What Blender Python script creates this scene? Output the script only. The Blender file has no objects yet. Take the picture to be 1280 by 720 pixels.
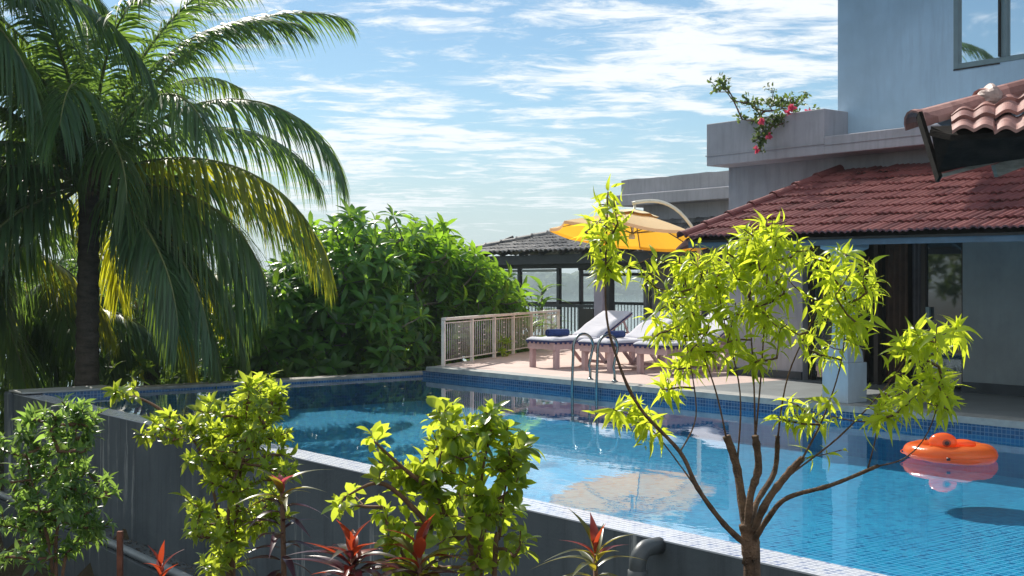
import bpy, bmesh, math, random
import numpy as np
from mathutils import Vector, Matrix
rng = np.random.default_rng(7)
random.seed(7)
R = math.radians
SC = bpy.context.scene
COL = SC.collection
# ------------------------------------------------------------------ camera
EYE = 1.45                       # metres above the terrace
F = 1550.0 / 1280.0              # focal length in picture widths
cd = bpy.data.cameras.new('camera'); cam = bpy.data.objects.new('camera', cd); COL.objects.link(cam)
cam.location = (0, 0, EYE); cam.rotation_euler = (R(90), 0, 0)
cd.sensor_width = 36; cd.lens = 36 * F; cd.clip_end = 6000; cd.clip_start = .05
cd.shift_y = -5 / 1280
SC.camera = cam
# ------------------------------------------------------------------ frame of the place: a along the pool edge, w across it (towards the house)
UX, UY = .6216, -.7833
WX, WY = .7833, .6216
CX, CY = -1.07, 21.2
def G(a, w, z=0.0): return Vector((CX + a * UX + w * WX, CY + a * UY + w * WY, z))
ROTZ = math.atan2(UY, UX)        # an object turned by this has its x along a and y along w
def P(px, py, d): return Vector(((px - 640) / 1550 * d, d, EYE + (355 - py) / 1550 * d))
# ------------------------------------------------------------------ sun and sky
sx, sy = -UX + .2 * WX, -UY + .2 * WY
n_ = math.hypot(sx, sy); sx /= n_; sy /= n_
SUN_EL = R(42)
to_sun = Vector((sx * math.cos(SUN_EL), sy * math.cos(SUN_EL), math.sin(SUN_EL)))
sl = bpy.data.lights.new('sun', 'SUN'); sl.energy = 5.0; sl.angle = R(.53); sl.color = (1, .94, .84)
so = bpy.data.objects.new('sun', sl); COL.objects.link(so)
so.rotation_euler = to_sun.to_track_quat('Z', 'Y').to_euler(); so.location = (-20, 30, 30)
SC.view_settings.view_transform = 'Standard'; SC.view_settings.look = 'None'
SC.view_settings.exposure = 0.37; SC.view_settings.gamma = 1
SC.view_settings.use_curve_mapping = False
world = bpy.data.worlds.new('World'); SC.world = world; world.use_nodes = True
def build_world():
    nt = world.node_tree; nt.nodes.clear(); N = nt.nodes.new; L = nt.links.new
    out = N('ShaderNodeOutputWorld'); bg = N('ShaderNodeBackground'); L(bg.outputs[0], out.inputs[0])
    sky = N('ShaderNodeTexSky'); sky.sky_type = 'NISHITA'; sky.sun_disc = False
    sky.sun_elevation = SUN_EL; sky.sun_rotation = math.atan2(sx, sy)
    sky.air_density = 1.0; sky.dust_density = .25; sky.ozone_density = 2.0; sky.altitude = 0
    tc = N('ShaderNodeTexCoord'); sep = N('ShaderNodeSeparateXYZ'); L(tc.outputs['Generated'], sep.inputs[0])
    def M(op, a, b=None, c=None, clamp=False):
        m = N('ShaderNodeMath'); m.operation = op; m.use_clamp = clamp
        for i, v in enumerate((a, b, c)):
            if v is None: continue
            if isinstance(v, (int, float)): m.inputs[i].default_value = v
            else: L(v, m.inputs[i])
        return m.outputs[0]
    def MR(v, a, b, c=0, d=1, smooth=True):
        m = N('ShaderNodeMapRange'); m.interpolation_type = 'SMOOTHSTEP' if smooth else 'LINEAR'
        L(v, m.inputs[0]); m.inputs[1].default_value = a; m.inputs[2].default_value = b; m.inputs[3].default_value = c; m.inputs[4].default_value = d
        return m.outputs[0]
    z = M('MAXIMUM', sep.outputs[2], 0.0); zz = M('ADD', z, .038)
    cx = M('DIVIDE', sep.outputs[0], zz); cy = M('DIVIDE', sep.outputs[1], zz)
    cmb = N('ShaderNodeCombineXYZ'); L(cx, cmb.inputs[0]); L(cy, cmb.inputs[1])
    def noise(scale, detail, rough, dist=0, rot=0, sc=(1, 1, 1), off=(0, 0, 0), lac=2.0):
        mp = N('ShaderNodeMapping'); L(cmb.outputs[0], mp.inputs[0]); mp.inputs['Scale'].default_value = sc
        mp.inputs['Rotation'].default_value = (0, 0, rot); mp.inputs['Location'].default_value = off
        n = N('ShaderNodeTexNoise'); L(mp.outputs[0], n.inputs['Vector']); n.inputs['Scale'].default_value = scale
        n.inputs['Detail'].default_value = detail; n.inputs['Roughness'].default_value = rough; n.inputs['Distortion'].default_value = dist
        n.inputs['Lacunarity'].default_value = lac
        return n.outputs[0]
    big = noise(.40, 3, .5, .3, .3, (1, 1, 1), CLOUD_OFF)
    fine = noise(1.5, 9, .62, .25, .15, (1.1, 1.3, 1), (3, 1, 0))
    rip = noise(5.0, 8, .68, .5, -.25, (.7, 1.0, 1), (1, 7, 0))
    band = MR(sep.outputs[2], .09, .15)              # few clouds low down
    v = M('ADD', M('MULTIPLY', big, .62), M('MULTIPLY', fine, .38))
    v = M('ADD', v, M('MULTIPLY', M('SUBTRACT', rip, .5), .52))
    thr = M('SUBTRACT', v, M('MULTIPLY', M('SUBTRACT', 1.0, band), .045))
    cl = MR(thr, .44, .57)
    low = MR(noise(1.0, 6, .6, .2, 0, (.22, .22, 1), (5, 2, 0)), .52, .68)
    low = M('MULTIPLY', low, MR(sep.outputs[2], .10, .03)); low = M('MULTIPLY', low, .75)
    cl = M('MAXIMUM', M('MULTIPLY', cl, .95), low)
    cl = M('MULTIPLY', cl, MR(sep.outputs[2], .0, .03))
    veil = MR(sep.outputs[2], .15, .0, 0, .8); 
    # pale veil of moist air towards the horizon
    tint = N('ShaderNodeMix'); tint.data_type = 'RGBA'; tint.blend_type = 'MULTIPLY'; tint.inputs[0].default_value = 1
    L(sky.outputs[0], tint.inputs[6]); tint.inputs[7].default_value = SKY_TINT
    m1 = N('ShaderNodeMix'); m1.data_type = 'RGBA'; L(veil, m1.inputs[0]); L(tint.outputs[2], m1.inputs[6]); m1.inputs[7].default_value = VEIL
    m2 = N('ShaderNodeMix'); m2.data_type = 'RGBA'; L(cl, m2.inputs[0]); L(m1.outputs[2], m2.inputs[6]); m2.inputs[7].default_value = CLOUD
    L(m2.outputs[2], bg.inputs[0]); bg.inputs[1].default_value = .107
CLOUD_OFF = (0, 0, 0)
SKY_TINT = (.62, .74, .77, 1)
VEIL = (4.35, 4.95, 5.4, 1)
CLOUD = (7.6, 7.9, 8.1, 1)
build_world()
# ------------------------------------------------------------------ material helpers
class NT:
    def __init__(s, name):
        s.m = bpy.data.materials.new(name); s.m.use_nodes = True; s.t = s.m.node_tree; s.t.nodes.clear()
        s.out = s.t.nodes.new('ShaderNodeOutputMaterial')
    def n(s, typ, **k):
        x = s.t.nodes.new('ShaderNode' + typ)
        for a, b in k.items(): setattr(x, a, b)
        return x
    def l(s, a, b): s.t.links.new(a, b)
    def put(s, sock, v):
        if v is None: return
        if hasattr(v, 'links') or hasattr(v, 'is_output'): s.l(v, sock)
        elif isinstance(v, (tuple, list)) and len(v) == 3 and sock.type == 'RGBA': sock.default_value = (*v, 1)
        else: sock.default_value = v
    def coord(s, kind='Object', scale=(1, 1, 1), loc=(0, 0, 0), rot=(0, 0, 0)):
        tc = s.n('TexCoord'); mp = s.n('Mapping'); s.l(tc.outputs[kind], mp.inputs[0])
        mp.inputs['Scale'].default_value = scale; mp.inputs['Location'].default_value = loc; mp.inputs['Rotation'].default_value = rot
        return mp.outputs[0]
    def noise(s, scale=5, detail=4, rough=.55, vec=None, dist=0, sc=(1, 1, 1), loc=(0, 0, 0)):
        x = s.n('TexNoise'); s.l(vec or s.coord(scale=sc, loc=loc), x.inputs['Vector'])
        x.inputs['Scale'].default_value = scale; x.inputs['Detail'].default_value = detail; x.inputs['Roughness'].default_value = rough
        x.inputs['Distortion'].default_value = dist
        return x.outputs[0]
    def ramp(s, v, stops):
        r = s.n('ValToRGB'); s.l(v, r.inputs[0]); e = r.color_ramp.elements
        while len(e) < len(stops): e.new(.5)
        for i, (p, c) in enumerate(stops):
            e[i].position = p; e[i].color = (c, c, c, 1) if isinstance(c, (int, float)) else (*c, 1)
        return r.outputs[0]
    def mix(s, f, a, b, mode='MIX'):
        m = s.n('Mix', data_type='RGBA', blend_type=mode); s.put(m.inputs[0], f); s.put(m.inputs[6], a); s.put(m.inputs[7], b)
        return m.outputs[2]
    def math(s, op, a, b=None, clamp=False):
        m = s.n('Math', operation=op, use_clamp=clamp); s.put(m.inputs[0], a); s.put(m.inputs[1], b); return m.outputs[0]
    def bump(s, h, strength=.3, dist=.01, normal=None):
        b = s.n('Bump'); s.l(h, b.inputs['Height']); b.inputs['Strength'].default_value = strength; b.inputs['Distance'].default_value = dist
        if normal: s.l(normal, b.inputs['Normal'])
        return b.outputs[0]
    def bsdf(s, color=None, rough=.6, normal=None, spec=.5, metal=0, **k):
        b = s.n('BsdfPrincipled'); s.put(b.inputs['Base Color'], color); s.put(b.inputs['Roughness'], rough)
        s.put(b.inputs['Specular IOR Level'], spec); s.put(b.inputs['Metallic'], metal)
        if normal: s.l(normal, b.inputs['Normal'])
        for a, v in k.items(): s.put(b.inputs[a], v)
        return b.outputs[0]
    def done(s, sh): s.l(sh, s.out.inputs[0]); return s.m
def plain(name, c, rough=.6, var=.15, scale=6, bump=.15, spec=.5, metal=0, sc=(1, 1, 1), bdist=.01):
    t = NT(name); n1 = t.noise(scale, 6, .6, sc=sc)
    dark = tuple(x * (1 - var) for x in c); lite = tuple(min(1, x * (1 + var)) for x in c)
    col = t.ramp(n1, [(.3, dark), (.7, lite)])
    nrm = t.bump(t.noise(scale * 6, 5, .6, sc=sc), bump, bdist) if bump else None
    return t.done(t.bsdf(col, rough, nrm, spec, metal))
def leafmat(name, c1, c2, tr, rough=.38, trans=.45, spec=.5, c3=None, p3=.93, lo=.75):
    """c1..c2 range of leaf colour, tr the colour of light coming through"""
    t = NT(name); g = t.n('NewGeometry'); rnd = g.outputs['Random Per Island']
    stops = [(0, c1), (.8, c2)]
    if c3: stops = [(0, c1), (p3 - .05, c2), (p3, c3)]
    col = t.ramp(rnd, stops)
    n1 = t.noise(9, 3, .5); col = t.mix(t.math('MULTIPLY', n1, .35), col, tuple(x * .55 for x in c1))
    b = t.n('BsdfPrincipled'); t.l(col, b.inputs['Base Color']); b.inputs['Roughness'].default_value = rough
    b.inputs['Specular IOR Level'].default_value = spec
    tl = t.n('BsdfTranslucent'); rr = t.ramp(rnd, [(0, tuple(x * lo for x in tr)), (.55, tuple(x * (.5 + lo / 2) for x in tr)), (1, tr)]); t.l(rr, tl.inputs[0])
    m = t.n('MixShader'); m.inputs[0].default_value = trans; t.l(b.outputs[0], m.inputs[1]); t.l(tl.outputs[0], m.inputs[2])
    return t.done(m.outputs[0])
def stained_paint(name, c, streak=(.2, .2, .2), amt=.5, scale=1.2, rough=.75, bump=.15):
    """wall paint with vertical weather streaks and patches"""
    t = NT(name)
    n1 = t.noise(scale, 7, .62, dist=.3); n2 = t.noise(3.5, 6, .65, sc=(3.2, 3.2, .35)); n3 = t.noise(40, 4, .6)
    col = t.ramp(n1, [(.3, tuple(x * .8 for x in c)), (.7, tuple(min(1, x * 1.12) for x in c))])
    f = t.math('MULTIPLY', t.ramp(n2, [(.47, 0), (.72, 1)]), amt)
    col = t.mix(f, col, streak)
    return t.done(t.bsdf(col, rough, t.bump(t.math('ADD', n3, n1), bump, .01), .35))
def mosaic(name, cols, grout, size=.025, rough=.15, mort=.1, coordrot=(0, 0, 0), bump=.2, coat=0, scale_var=1):
    t = NT(name); vec = t.coord(rot=coordrot)
    br = t.n('TexBrick'); t.l(vec, br.inputs['Vector']); br.offset = 0; br.squash = 1
    br.inputs['Scale'].default_value = 1; br.inputs['Brick Width'].default_value = size; br.inputs['Row Height'].default_value = size
    br.inputs['Mortar Size'].default_value = size * mort; br.inputs['Mortar Smooth'].default_value = .2
    br.inputs['Color1'].default_value = (0, 0, 0, 1); br.inputs['Color2'].default_value = (1, 1, 1, 1); br.inputs['Mortar'].default_value = (.5, .5, .5, 1)
    wn = t.n('TexWhiteNoise'); mp = t.n('VectorMath', operation='SCALE'); t.l(vec, mp.inputs[0]); mp.inputs[3].default_value = 1 / size
    fl = t.n('VectorMath', operation='FLOOR'); t.l(mp.outputs[0], fl.inputs[0]); t.l(fl.outputs[0], wn.inputs['Vector'])
    k = len(cols); c = t.ramp(wn.outputs[0], [(i / max(1, k - 1), cols[i]) for i in range(k)])
    col = t.mix(br.outputs['Fac'], c, grout)
    big = t.noise(.8, 5, .6); col = t.mix(t.math('MULTIPLY', big, .3), col, tuple(x * .55 for x in cols[0]))
    rg = t.math('ADD', t.math('MULTIPLY', br.outputs['Fac'], .5), rough)
    nb = t.bump(t.math('SUBTRACT', 1, br.outputs['Fac']), bump, .003)
    return t.done(t.bsdf(col, rg, nb, .5))
# ------------------------------------------------------------------ object helpers
def tag(o, label=None, cat=None, group=None, kind=None):
    if label: o['label'] = label
    if cat: o['category'] = cat
    if group: o['group'] = group
    if kind: o['kind'] = kind
    return o
def link(o, parent=None):
    COL.objects.link(o)
    if parent is not None: o.parent = parent
    return o
def empty(name, loc=(0, 0, 0), rz=0, label=None, cat=None, group=None, kind=None):
    o = bpy.data.objects.new(name, None); COL.objects.link(o); o.location = loc; o.rotation_euler = (0, 0, rz); o.empty_display_size = .2
    return tag(o, label, cat, group, kind)
def copy_tree(o, parent=None):
    c = o.copy(); COL.objects.link(c); c.parent = parent
    for ch in list(o.children): copy_tree(ch, c)
    return c
class MB:
    """collects shapes into one mesh"""
    def __init__(s): s.v = []; s.f = []; s.sm = []
    def add(s, vs, fs, smooth=False):
        o = len(s.v); s.v += [tuple(v) for v in vs]; s.f += [tuple(i + o for i in f) for f in fs]; s.sm += [smooth] * len(fs); return s
    def box(s, x0, x1, y0, y1, z0, z1, M=None):
        vs = [Vector((x, y, z)) for z in (z0, z1) for y in (y0, y1) for x in (x0, x1)]
        if M is not None: vs = [M @ v for v in vs]
        return s.add(vs, [(0, 2, 3, 1), (4, 5, 7, 6), (0, 1, 5, 4), (2, 6, 7, 3), (0, 4, 6, 2), (1, 3, 7, 5)])
    def rbox(s, x0, x1, y0, y1, z0, z1, r=.01, M=None):
        """box with all edges rounded"""
        bm = bmesh.new(); bmesh.ops.create_cube(bm, size=1)
        for v in bm.verts: v.co = Vector((x0 + (v.co.x + .5) * (x1 - x0), y0 + (v.co.y + .5) * (y1 - y0), z0 + (v.co.z + .5) * (z1 - z0)))
        bmesh.ops.bevel(bm, geom=list(bm.edges), offset=r, segments=2, affect='EDGES', profile=.5)
        bm.verts.index_update(); vs = [(M @ v.co if M is not None else v.co.copy()) for v in bm.verts]
        s.add(vs, [[v.index for v in f.verts] for f in bm.faces]); bm.free(); return s
    def bar(s, p, q, w, h=None, up=(0, 0, 1)):
        """square bar from p to q"""
        p = Vector(p); q = Vector(q); d = (q - p); L = d.length; d.normalize(); h = h or w
        u = Vector(up)
        if abs(d.dot(u)) > .99: u = Vector((UX, UY, 0))
        sd = d.cross(u).normalized(); u = sd.cross(d).normalized()
        M = Matrix((sd, d, u)).transposed().to_4x4(); M.translation = p
        return s.box(-w / 2, w / 2, 0, L, -h / 2, h / 2, M)
    def tube(s, pts, rad, n=8, caps=True, smooth=True):
        pts = [Vector(p) for p in pts]; m = len(pts)
        if not hasattr(rad, '__len__'): rad = [rad] * m
        vs = []; fs = []; prev = None
        for i, p in enumerate(pts):
            t = (pts[min(i + 1, m - 1)] - pts[max(i - 1, 0)]).normalized()
            if prev is None:
                a = Vector((0, 0, 1)) if abs(t.z) < .9 else Vector((1, 0, 0)); prev = t.cross(a).normalized()
            prev = (prev - t * prev.dot(t)).normalized(); b = t.cross(prev)
            for k in range(n):
                th = 2 * math.pi * k / n; vs.append(p + (prev * math.cos(th) + b * math.sin(th)) * rad[i])
        for i in range(m - 1):
            for k in range(n):
                fs.append((i * n + k, i * n + (k + 1) % n, (i + 1) * n + (k + 1) % n, (i + 1) * n + k))
        if caps: fs += [tuple(range(n - 1, -1, -1)), tuple((m - 1) * n + k for k in range(n))]
        return s.add(vs, fs, smooth)
    def lathe(s, prof, c=(0, 0, 0), n=24, M=None, smooth=True):
        vs = []; fs = []; c = Vector(c)
        for r, z in prof:
            for k in range(n):
                th = 2 * math.pi * k / n; v = Vector((r * math.cos(th), r * math.sin(th), z)); vs.append((M @ v if M is not None else v) + c)
        for i in range(len(prof) - 1):
            for k in range(n): fs.append((i * n + k, i * n + (k + 1) % n, (i + 1) * n + (k + 1) % n, (i + 1) * n + k))
        fs += [tuple(range(n - 1, -1, -1)), tuple((len(prof) - 1) * n + k for k in range(n))]
        return s.add(vs, fs, smooth)
    def build(s, name, mat, parent=None, bevel=0):
        me = bpy.data.meshes.new(name); me.from_pydata(s.v, [], s.f); me.update()
        me.polygons.foreach_set('use_smooth', s.sm)
        if mat: me.materials.append(mat)
        o = bpy.data.objects.new(name, me); link(o, parent)
        if bevel:
            b = o.modifiers.new('bevel', 'BEVEL'); b.width = bevel; b.segments = 2; b.limit_method = 'ANGLE'; b.angle_limit = R(50)
        return o
def npmesh(name, V, Fq, mat, parent=None, smooth=True):
    """fast quad mesh from arrays"""
    me = bpy.data.meshes.new(name); V = np.asarray(V, np.float32).reshape(-1, 3); Fq = np.asarray(Fq, np.int32)
    me.vertices.add(len(V)); me.vertices.foreach_set('co', V.ravel())
    me.loops.add(Fq.size); me.loops.foreach_set('vertex_index', Fq.ravel())
    me.polygons.add(len(Fq)); me.polygons.foreach_set('loop_start', np.arange(0, Fq.size, Fq.shape[1], dtype=np.int32))
    me.polygons.foreach_set('loop_total', np.full(len(Fq), Fq.shape[1], np.int32))
    me.polygons.foreach_set('use_smooth', np.full(len(Fq), smooth)); me.update(calc_edges=True); me.validate()
    me.materials.append(mat)
    return link(bpy.data.objects.new(name, me), parent)
def unit(a): return a / (np.linalg.norm(a, axis=-1, keepdims=True) + 1e-9)
def leaves(name, Pp, D, U, L, W, mat, parent=None, K=4, bend=.25, fold=.18, shape='ovate', curl=0, only=False):
    """many leaves: base points Pp, directions D, upper-side normals U, lengths L, widths W"""
    Pp = np.asarray(Pp, float); n = len(Pp); D = unit(np.asarray(D, float)); U = np.asarray(U, float)
    S = unit(np.cross(U, D)); U = unit(np.cross(D, S)); L = np.broadcast_to(L, n)[:, None]; W = np.broadcast_to(W, n)[:, None]
    bend = np.broadcast_to(bend, n)[:, None]
    x = np.linspace(0, 1, K + 1)
    if shape == 'ovate': prof = np.sin(np.pi * np.clip(x * .97 + .03, 0, 1) ** .8) ** .9
    elif shape == 'lance': prof = np.sin(np.pi * np.clip(x * .96 + .04, 0, 1) ** .72) ** 1.15
    elif shape == 'obovate': prof = np.sin(np.pi * np.clip(x * .93 + .03, 0, 1) ** 1.25) ** .85
    else: prof = np.clip(np.sin(np.pi * np.clip(x * .9 + .1, 0, 1) ** .6), 0, 1) ** .7
    prof[-1] = .02
    V = np.empty((n, K + 1, 3, 3))
    for i, xi in enumerate(x):
        c = Pp + D * L * (xi - .18 * bend * xi ** 2) - U * (bend * xi ** 2 * L)
        for j, sgn in enumerate((-1, 0, 1)):
            V[:, i, j] = c + S * (sgn * prof[i] * W / 2) + U * (abs(sgn) * fold * prof[i] * W) - U * (curl * W * 0)
    o = np.arange(n)[:, None, None] * (K + 1) * 3; q = []
    for i in range(K):
        for j in range(2): b = i * 3 + j; q.append((b, b + 1, b + 4, b + 3))
    Fq = (o + np.array(q)[None]).reshape(-1, 4)
    if only: return V.reshape(-1, 3), Fq
    return npmesh(name, V.reshape(-1, 3), Fq, mat, parent)
def rand_unit(n):
    v = rng.normal(size=(n, 3)); return unit(v)
# ================================================================== THE SETTING
def smooth(x, a, b):
    t = np.clip((x - a) / (b - a), 0, 1); return t * t * (3 - 2 * t)
def vnoise(x, y, seed=0):
    """cheap smooth noise, sum of sines"""
    r = np.random.default_rng(seed); s = 0
    for i in range(9):
        th = r.uniform(0, 6.28); k = r.uniform(.5, 1.8) * (1 + i * .45); s = s + np.sin((x * math.cos(th) + y * math.sin(th)) * k + r.uniform(0, 6.28)) / (1 + i * .5)
    return s / 3.2
def ground_z(X, Y):
    rx = X - CX; ry = Y - CY; a = rx * UX + ry * UY; w = rx * WX + ry * WY; v = -w
    near = -2.3 + 1.3 * smooth(v, 7.7, 9.7)
    pool = np.full_like(near, -1.6)
    z = np.where(v > 6.95, near, pool)
    inpool = (v > -.3) & (v < 6.95) & (a > -.9) & (a < 14.7)
    z = np.where((v <= 6.95) & (a >= -1.2), -1.0, z)
    z = np.where(inpool, -1.4, z)
    # beyond the far edge the bank falls to the river
    far = -1.3 - .10 * np.clip(-a - 1, 0, 60) + .25 * vnoise(X * .3, Y * .3, 3)
    z = np.where((a < -1.2) & (v > .2), np.minimum(z, far), z)
    z = np.where((a < -1.2) & (v <= .2), np.where(w < 16, np.where(a > -15, -.9, far), far), z)
    d = Y - 75 + 12 * vnoise(X * .02, Y * .01, 5)
    z = z - 8 * smooth(d, -45, 20)
    hill = smooth(Y + 25 * vnoise(X * .008, Y * .0, 8), 880, 1150) * (13 + 3 * vnoise(X * .006, Y * .006, 9)) + smooth(Y, 1150, 1500) * (12 + 5 * vnoise(X * .004 + 2, Y * .004, 12))
    return z + hill * (Y > 700)
gm = 190
s_ = np.sinh(np.linspace(-5.6, 5.6, gm)) / math.sinh(5.6) * 1550
gx, gy = np.meshgrid(s_, s_ + 12.0)
GZ = ground_z(gx, gy)
V = np.stack([gx, gy, GZ], -1).reshape(-1, 3)
ii, jj = np.meshgrid(np.arange(gm - 1), np.arange(gm - 1)); b_ = (jj * gm + ii).ravel()
t = NT('ground_soil')
c = t.ramp(t.noise(1.4, 8, .65), [(.3, (.028, .02, .013)), (.5, (.06, .045, .028)), (.7, (.05, .06, .025))])
gpos = t.n('SeparateXYZ'); geo = t.n('NewGeometry'); t.l(geo.outputs['Position'], gpos.inputs[0])
farf = t.n('MapRange'); t.l(gpos.outputs[1], farf.inputs[0]); farf.inputs[1].default_value = 30; farf.inputs[2].default_value = 60
c2 = t.ramp(t.noise(.12, 8, .7), [(.35, (.02, .045, .015)), (.65, (.06, .10, .035))])
M_ground = t.done(t.bsdf(t.mix(farf.outputs[0], c, c2), .95, t.bump(t.noise(14, 6, .7), .6, .04), .2))
o = npmesh('ground', V, np.stack([b_, b_ + 1, b_ + gm + 1, b_ + gm], 1), M_ground); tag(o, kind='structure')
# river
t = NT('river_water'); nb = t.bump(t.noise(.35, 6, .7, sc=(.35, 1.6, 1)), .18, .12)
M_river = t.done(t.bsdf((.10, .17, .18), .06, nb, .8))
V = [(-1540, 45, -7.4), (1540, 45, -7.4), (1540, 1200, -7.4), (-1540, 1200, -7.4)]
o = npmesh('river', V, [(0, 1, 2, 3)], M_river, smooth=False); tag(o, kind='structure')
# far wooded hills, one mass
def far_wood(name, y0, y1, n, hmin, hmax, seed, xr, label):
    r = np.random.default_rng(seed)
    X = r.uniform(-xr, xr, n); Y = r.uniform(y0, y1, n); Z = ground_z(X, Y); keep = Z > -8; X, Y, Z = X[keep], Y[keep], Z[keep]
    bm = bmesh.new(); bmesh.ops.create_icosphere(bm, subdivisions=2, radius=1); bm.verts.index_update()
    sv = np.array([v.co[:] for v in bm.verts]); sf = np.array([[v.index for v in f.verts] for f in bm.faces]); bm.free()
    m = len(X); h = r.uniform(hmin, hmax, m); rad = h * r.uniform(.5, .8, m)
    jit = 1 + r.normal(0, .16, (m, len(sv), 1))
    V = sv[None] * jit * np.stack([rad, rad, h * .6], -1)[:, None] + np.stack([X, Y, Z + h * .5], -1)[:, None]
    Fq = sf[None] + (np.arange(m) * len(sv))[:, None, None]
    return npmesh(name, V.reshape(-1, 3), Fq.reshape(-1, 3), M_wood, smooth=False)
t = NT('far_foliage'); g = t.n('NewGeometry')
M_wood = t.done(t.bsdf(t.ramp(g.outputs['Random Per Island'], [(0, (.025, .055, .02)), (.7, (.05, .09, .03)), (1, (.09, .12, .045))]), .9, t.bump(t.noise(.8, 5, .7), .9, .8), .2))
o = far_wood('far_shore_woods', 860, 1250, 2600, 7, 14, 21, 520, ''); tag(o, 'hazy green woods along the far bank of the river', 'woods', kind='stuff')
# ------------------------------------------------------------------ terrace
t = NT('terracotta_paving')
vec = t.coord(); br = t.n('TexBrick'); t.l(vec, br.inputs['Vector']); br.offset = 0
br.inputs['Scale'].default_value = 1; br.inputs['Brick Width'].default_value = .3; br.inputs['Row Height'].default_value = .3; br.inputs['Mortar Size'].default_value = .006
br.inputs['Color1'].default_value = (.52, .36, .31, 1); br.inputs['Color2'].default_value = (.62, .44, .38, 1); br.inputs['Mortar'].default_value = (.42, .34, .30, 1)
col = t.mix(t.math('MULTIPLY', t.noise(1.1, 7, .65), .7), br.outputs[0], (.54, .48, .46))
M_terra = t.done(t.bsdf(col, .7, t.bump(t.noise(30, 5, .6), .15, .005), .35))
M_porch = plain('porch_stone', (.20, .22, .225), .45, .18, 2.5, .12)
M_lip = plain('pool_lip_stone', (.32, .33, .32), .6, .2, 5, .2)
def ab_obj(mb, name, mat, parent=None, kind=None, bevel=0):
    """mesh given in (a, w, z), placed in the world"""
    o = mb.build(name, mat, parent, bevel)
    if parent is None: o.location = (CX, CY, 0); o.rotation_euler = (0, 0, ROTZ)
    if kind: o['kind'] = kind
    return o
tp_ = [(-.72, .32), (5.15, .32), (5.15, 13.5), (-9.7, 13.5), (-9.7, 8.2), (-5.6, 8.15), (-2.95, 3.7), (-.72, .2)]
k_ = len(tp_)
ab_obj(MB().add([(x, y, 0) for x, y in tp_] + [(x, y, -.9) for x, y in tp_], [tuple(range(k_)), tuple(range(2 * k_ - 1, k_ - 1, -1))] + [(i, i + k_, (i + 1) % k_ + k_, (i + 1) % k_) for i in range(k_)]), 'terrace', M_terra, kind='structure')
ab_obj(MB().box(5.15, 14.95, .32, 9, -.7, 0), 'porch_floor', M_porch, kind='structure')
ab_obj(MB().box(14.95, 24, -9, 9, -1.2, -.01), 'terrace_paving', M_porch, kind='structure')
mb = MB(); mb.box(-.62, 5.15, -.03, .32, -.075, .004); mb.box(5.15, 14.95, -.03, .32, -.075, .004)
# ------------------------------------------------------------------ the pool
pool = empty('swimming_pool', (CX, CY, 0), ROTZ, 'long blue mosaic pool with raised grey concrete side wall', 'swimming pool')
blues = [(.012, .055, .15), (.02, .09, .22), (.035, .13, .29), (.014, .07, .18)]
M_tileband = mosaic('blue_band_tiles', blues, (.16, .24, .33), .05, .12, .08, (R(90), 0, 0))
M_tileend = mosaic('blue_end_tiles', blues, (.16, .24, .33), .05, .12, .08, (0, R(90), 0))
FLC = [(.007, .16, .34), (.014, .31, .53), (.035, .43, .64), (.009, .22, .43)]
M_floor = mosaic('pool_floor_mosaic', FLC, (.14, .46, .68), .07, .3, .11)
M_under = mosaic('pool_side_mosaic', [(.012, .17, .36), (.02, .24, .44), (.012, .20, .40)], (.06, .32, .46), .05, .3, .08, (R(90), 0, 0))
M_under_end = mosaic('pool_end_mosaic', [(.012, .17, .36), (.02, .24, .44), (.012, .20, .40)], (.06, .32, .46), .05, .3, .08, (0, R(90), 0))
M_walltop = mosaic('pale_wall_top_tiles', [(.50, .54, .64), (.60, .63, .70), (.24, .30, .48), (.62, .65, .70), (.36, .42, .58)], (.52, .55, .60), .05, .12, .12)  # pale tiles; the sky's sheen is put into the colour too
t = NT('stained_pool_concrete')
n1 = t.noise(.9, 8, .62, dist=.4); n2 = t.noise(2.0, 7, .7, sc=(3.5, 3.5, .25)); n3 = t.noise(1.1, 7, .72, sc=(6.5, 6.5, .3), loc=(4, 2, 0)); n4 = t.noise(34, 5, .65)
col = t.ramp(n1, [(.3, (.065, .083, .098)), (.55, (.095, .115, .13)), (.72, (.13, .15, .165))])
col = t.mix(t.ramp(n2, [(.5, 0), (.68, .65)]), col, (.04, .047, .055))
col = t.mix(t.ramp(n3, [(.60, 0), (.67, .8)]), col, (.42, .43, .42))
M_conc = t.done(t.bsdf(col, .72, t.bump(t.math('ADD', n4, t.math('MULTIPLY', n1, 2)), .3, .012), .4))
WV = -6.9; WT = -.12; WL = -.17; FZ = -.60
A0, A1 = -.80, 14.7
mb = MB(); mb.box(A0 - .25, 14.95, WV, WV + .28, -2.6, WT - .006); wall_o = mb.build('side_wall', M_conc, pool)
MB().box(A0 - .25, 14.95, WV - .004, WV + .285, WT - .006, WT + .004).build('wall_top', M_walltop, pool)
MB().box(A0 - .3, A0, WV + .28, .0, -2.2, WT - .03).build('end_wall', M_conc, pool)
MB().box(14.7, 14.95, WV + .28, 0, -1.3, -.08).build('end_wall', M_conc, pool)
M_copst = plain('weathered_coping_stone', (.22, .21, .185), .75, .3, 6, .3)
MB().box(A0 - .34, A0 + .02, WV + 1.34, .32, WT - .03, WT + .016).build('far_coping', M_copst, pool, .008)
MB().box(A0, A0 + .012, WV + 1.3, .0, FZ, WT - .031).build('far_tiles', M_tileend, pool)
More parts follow.
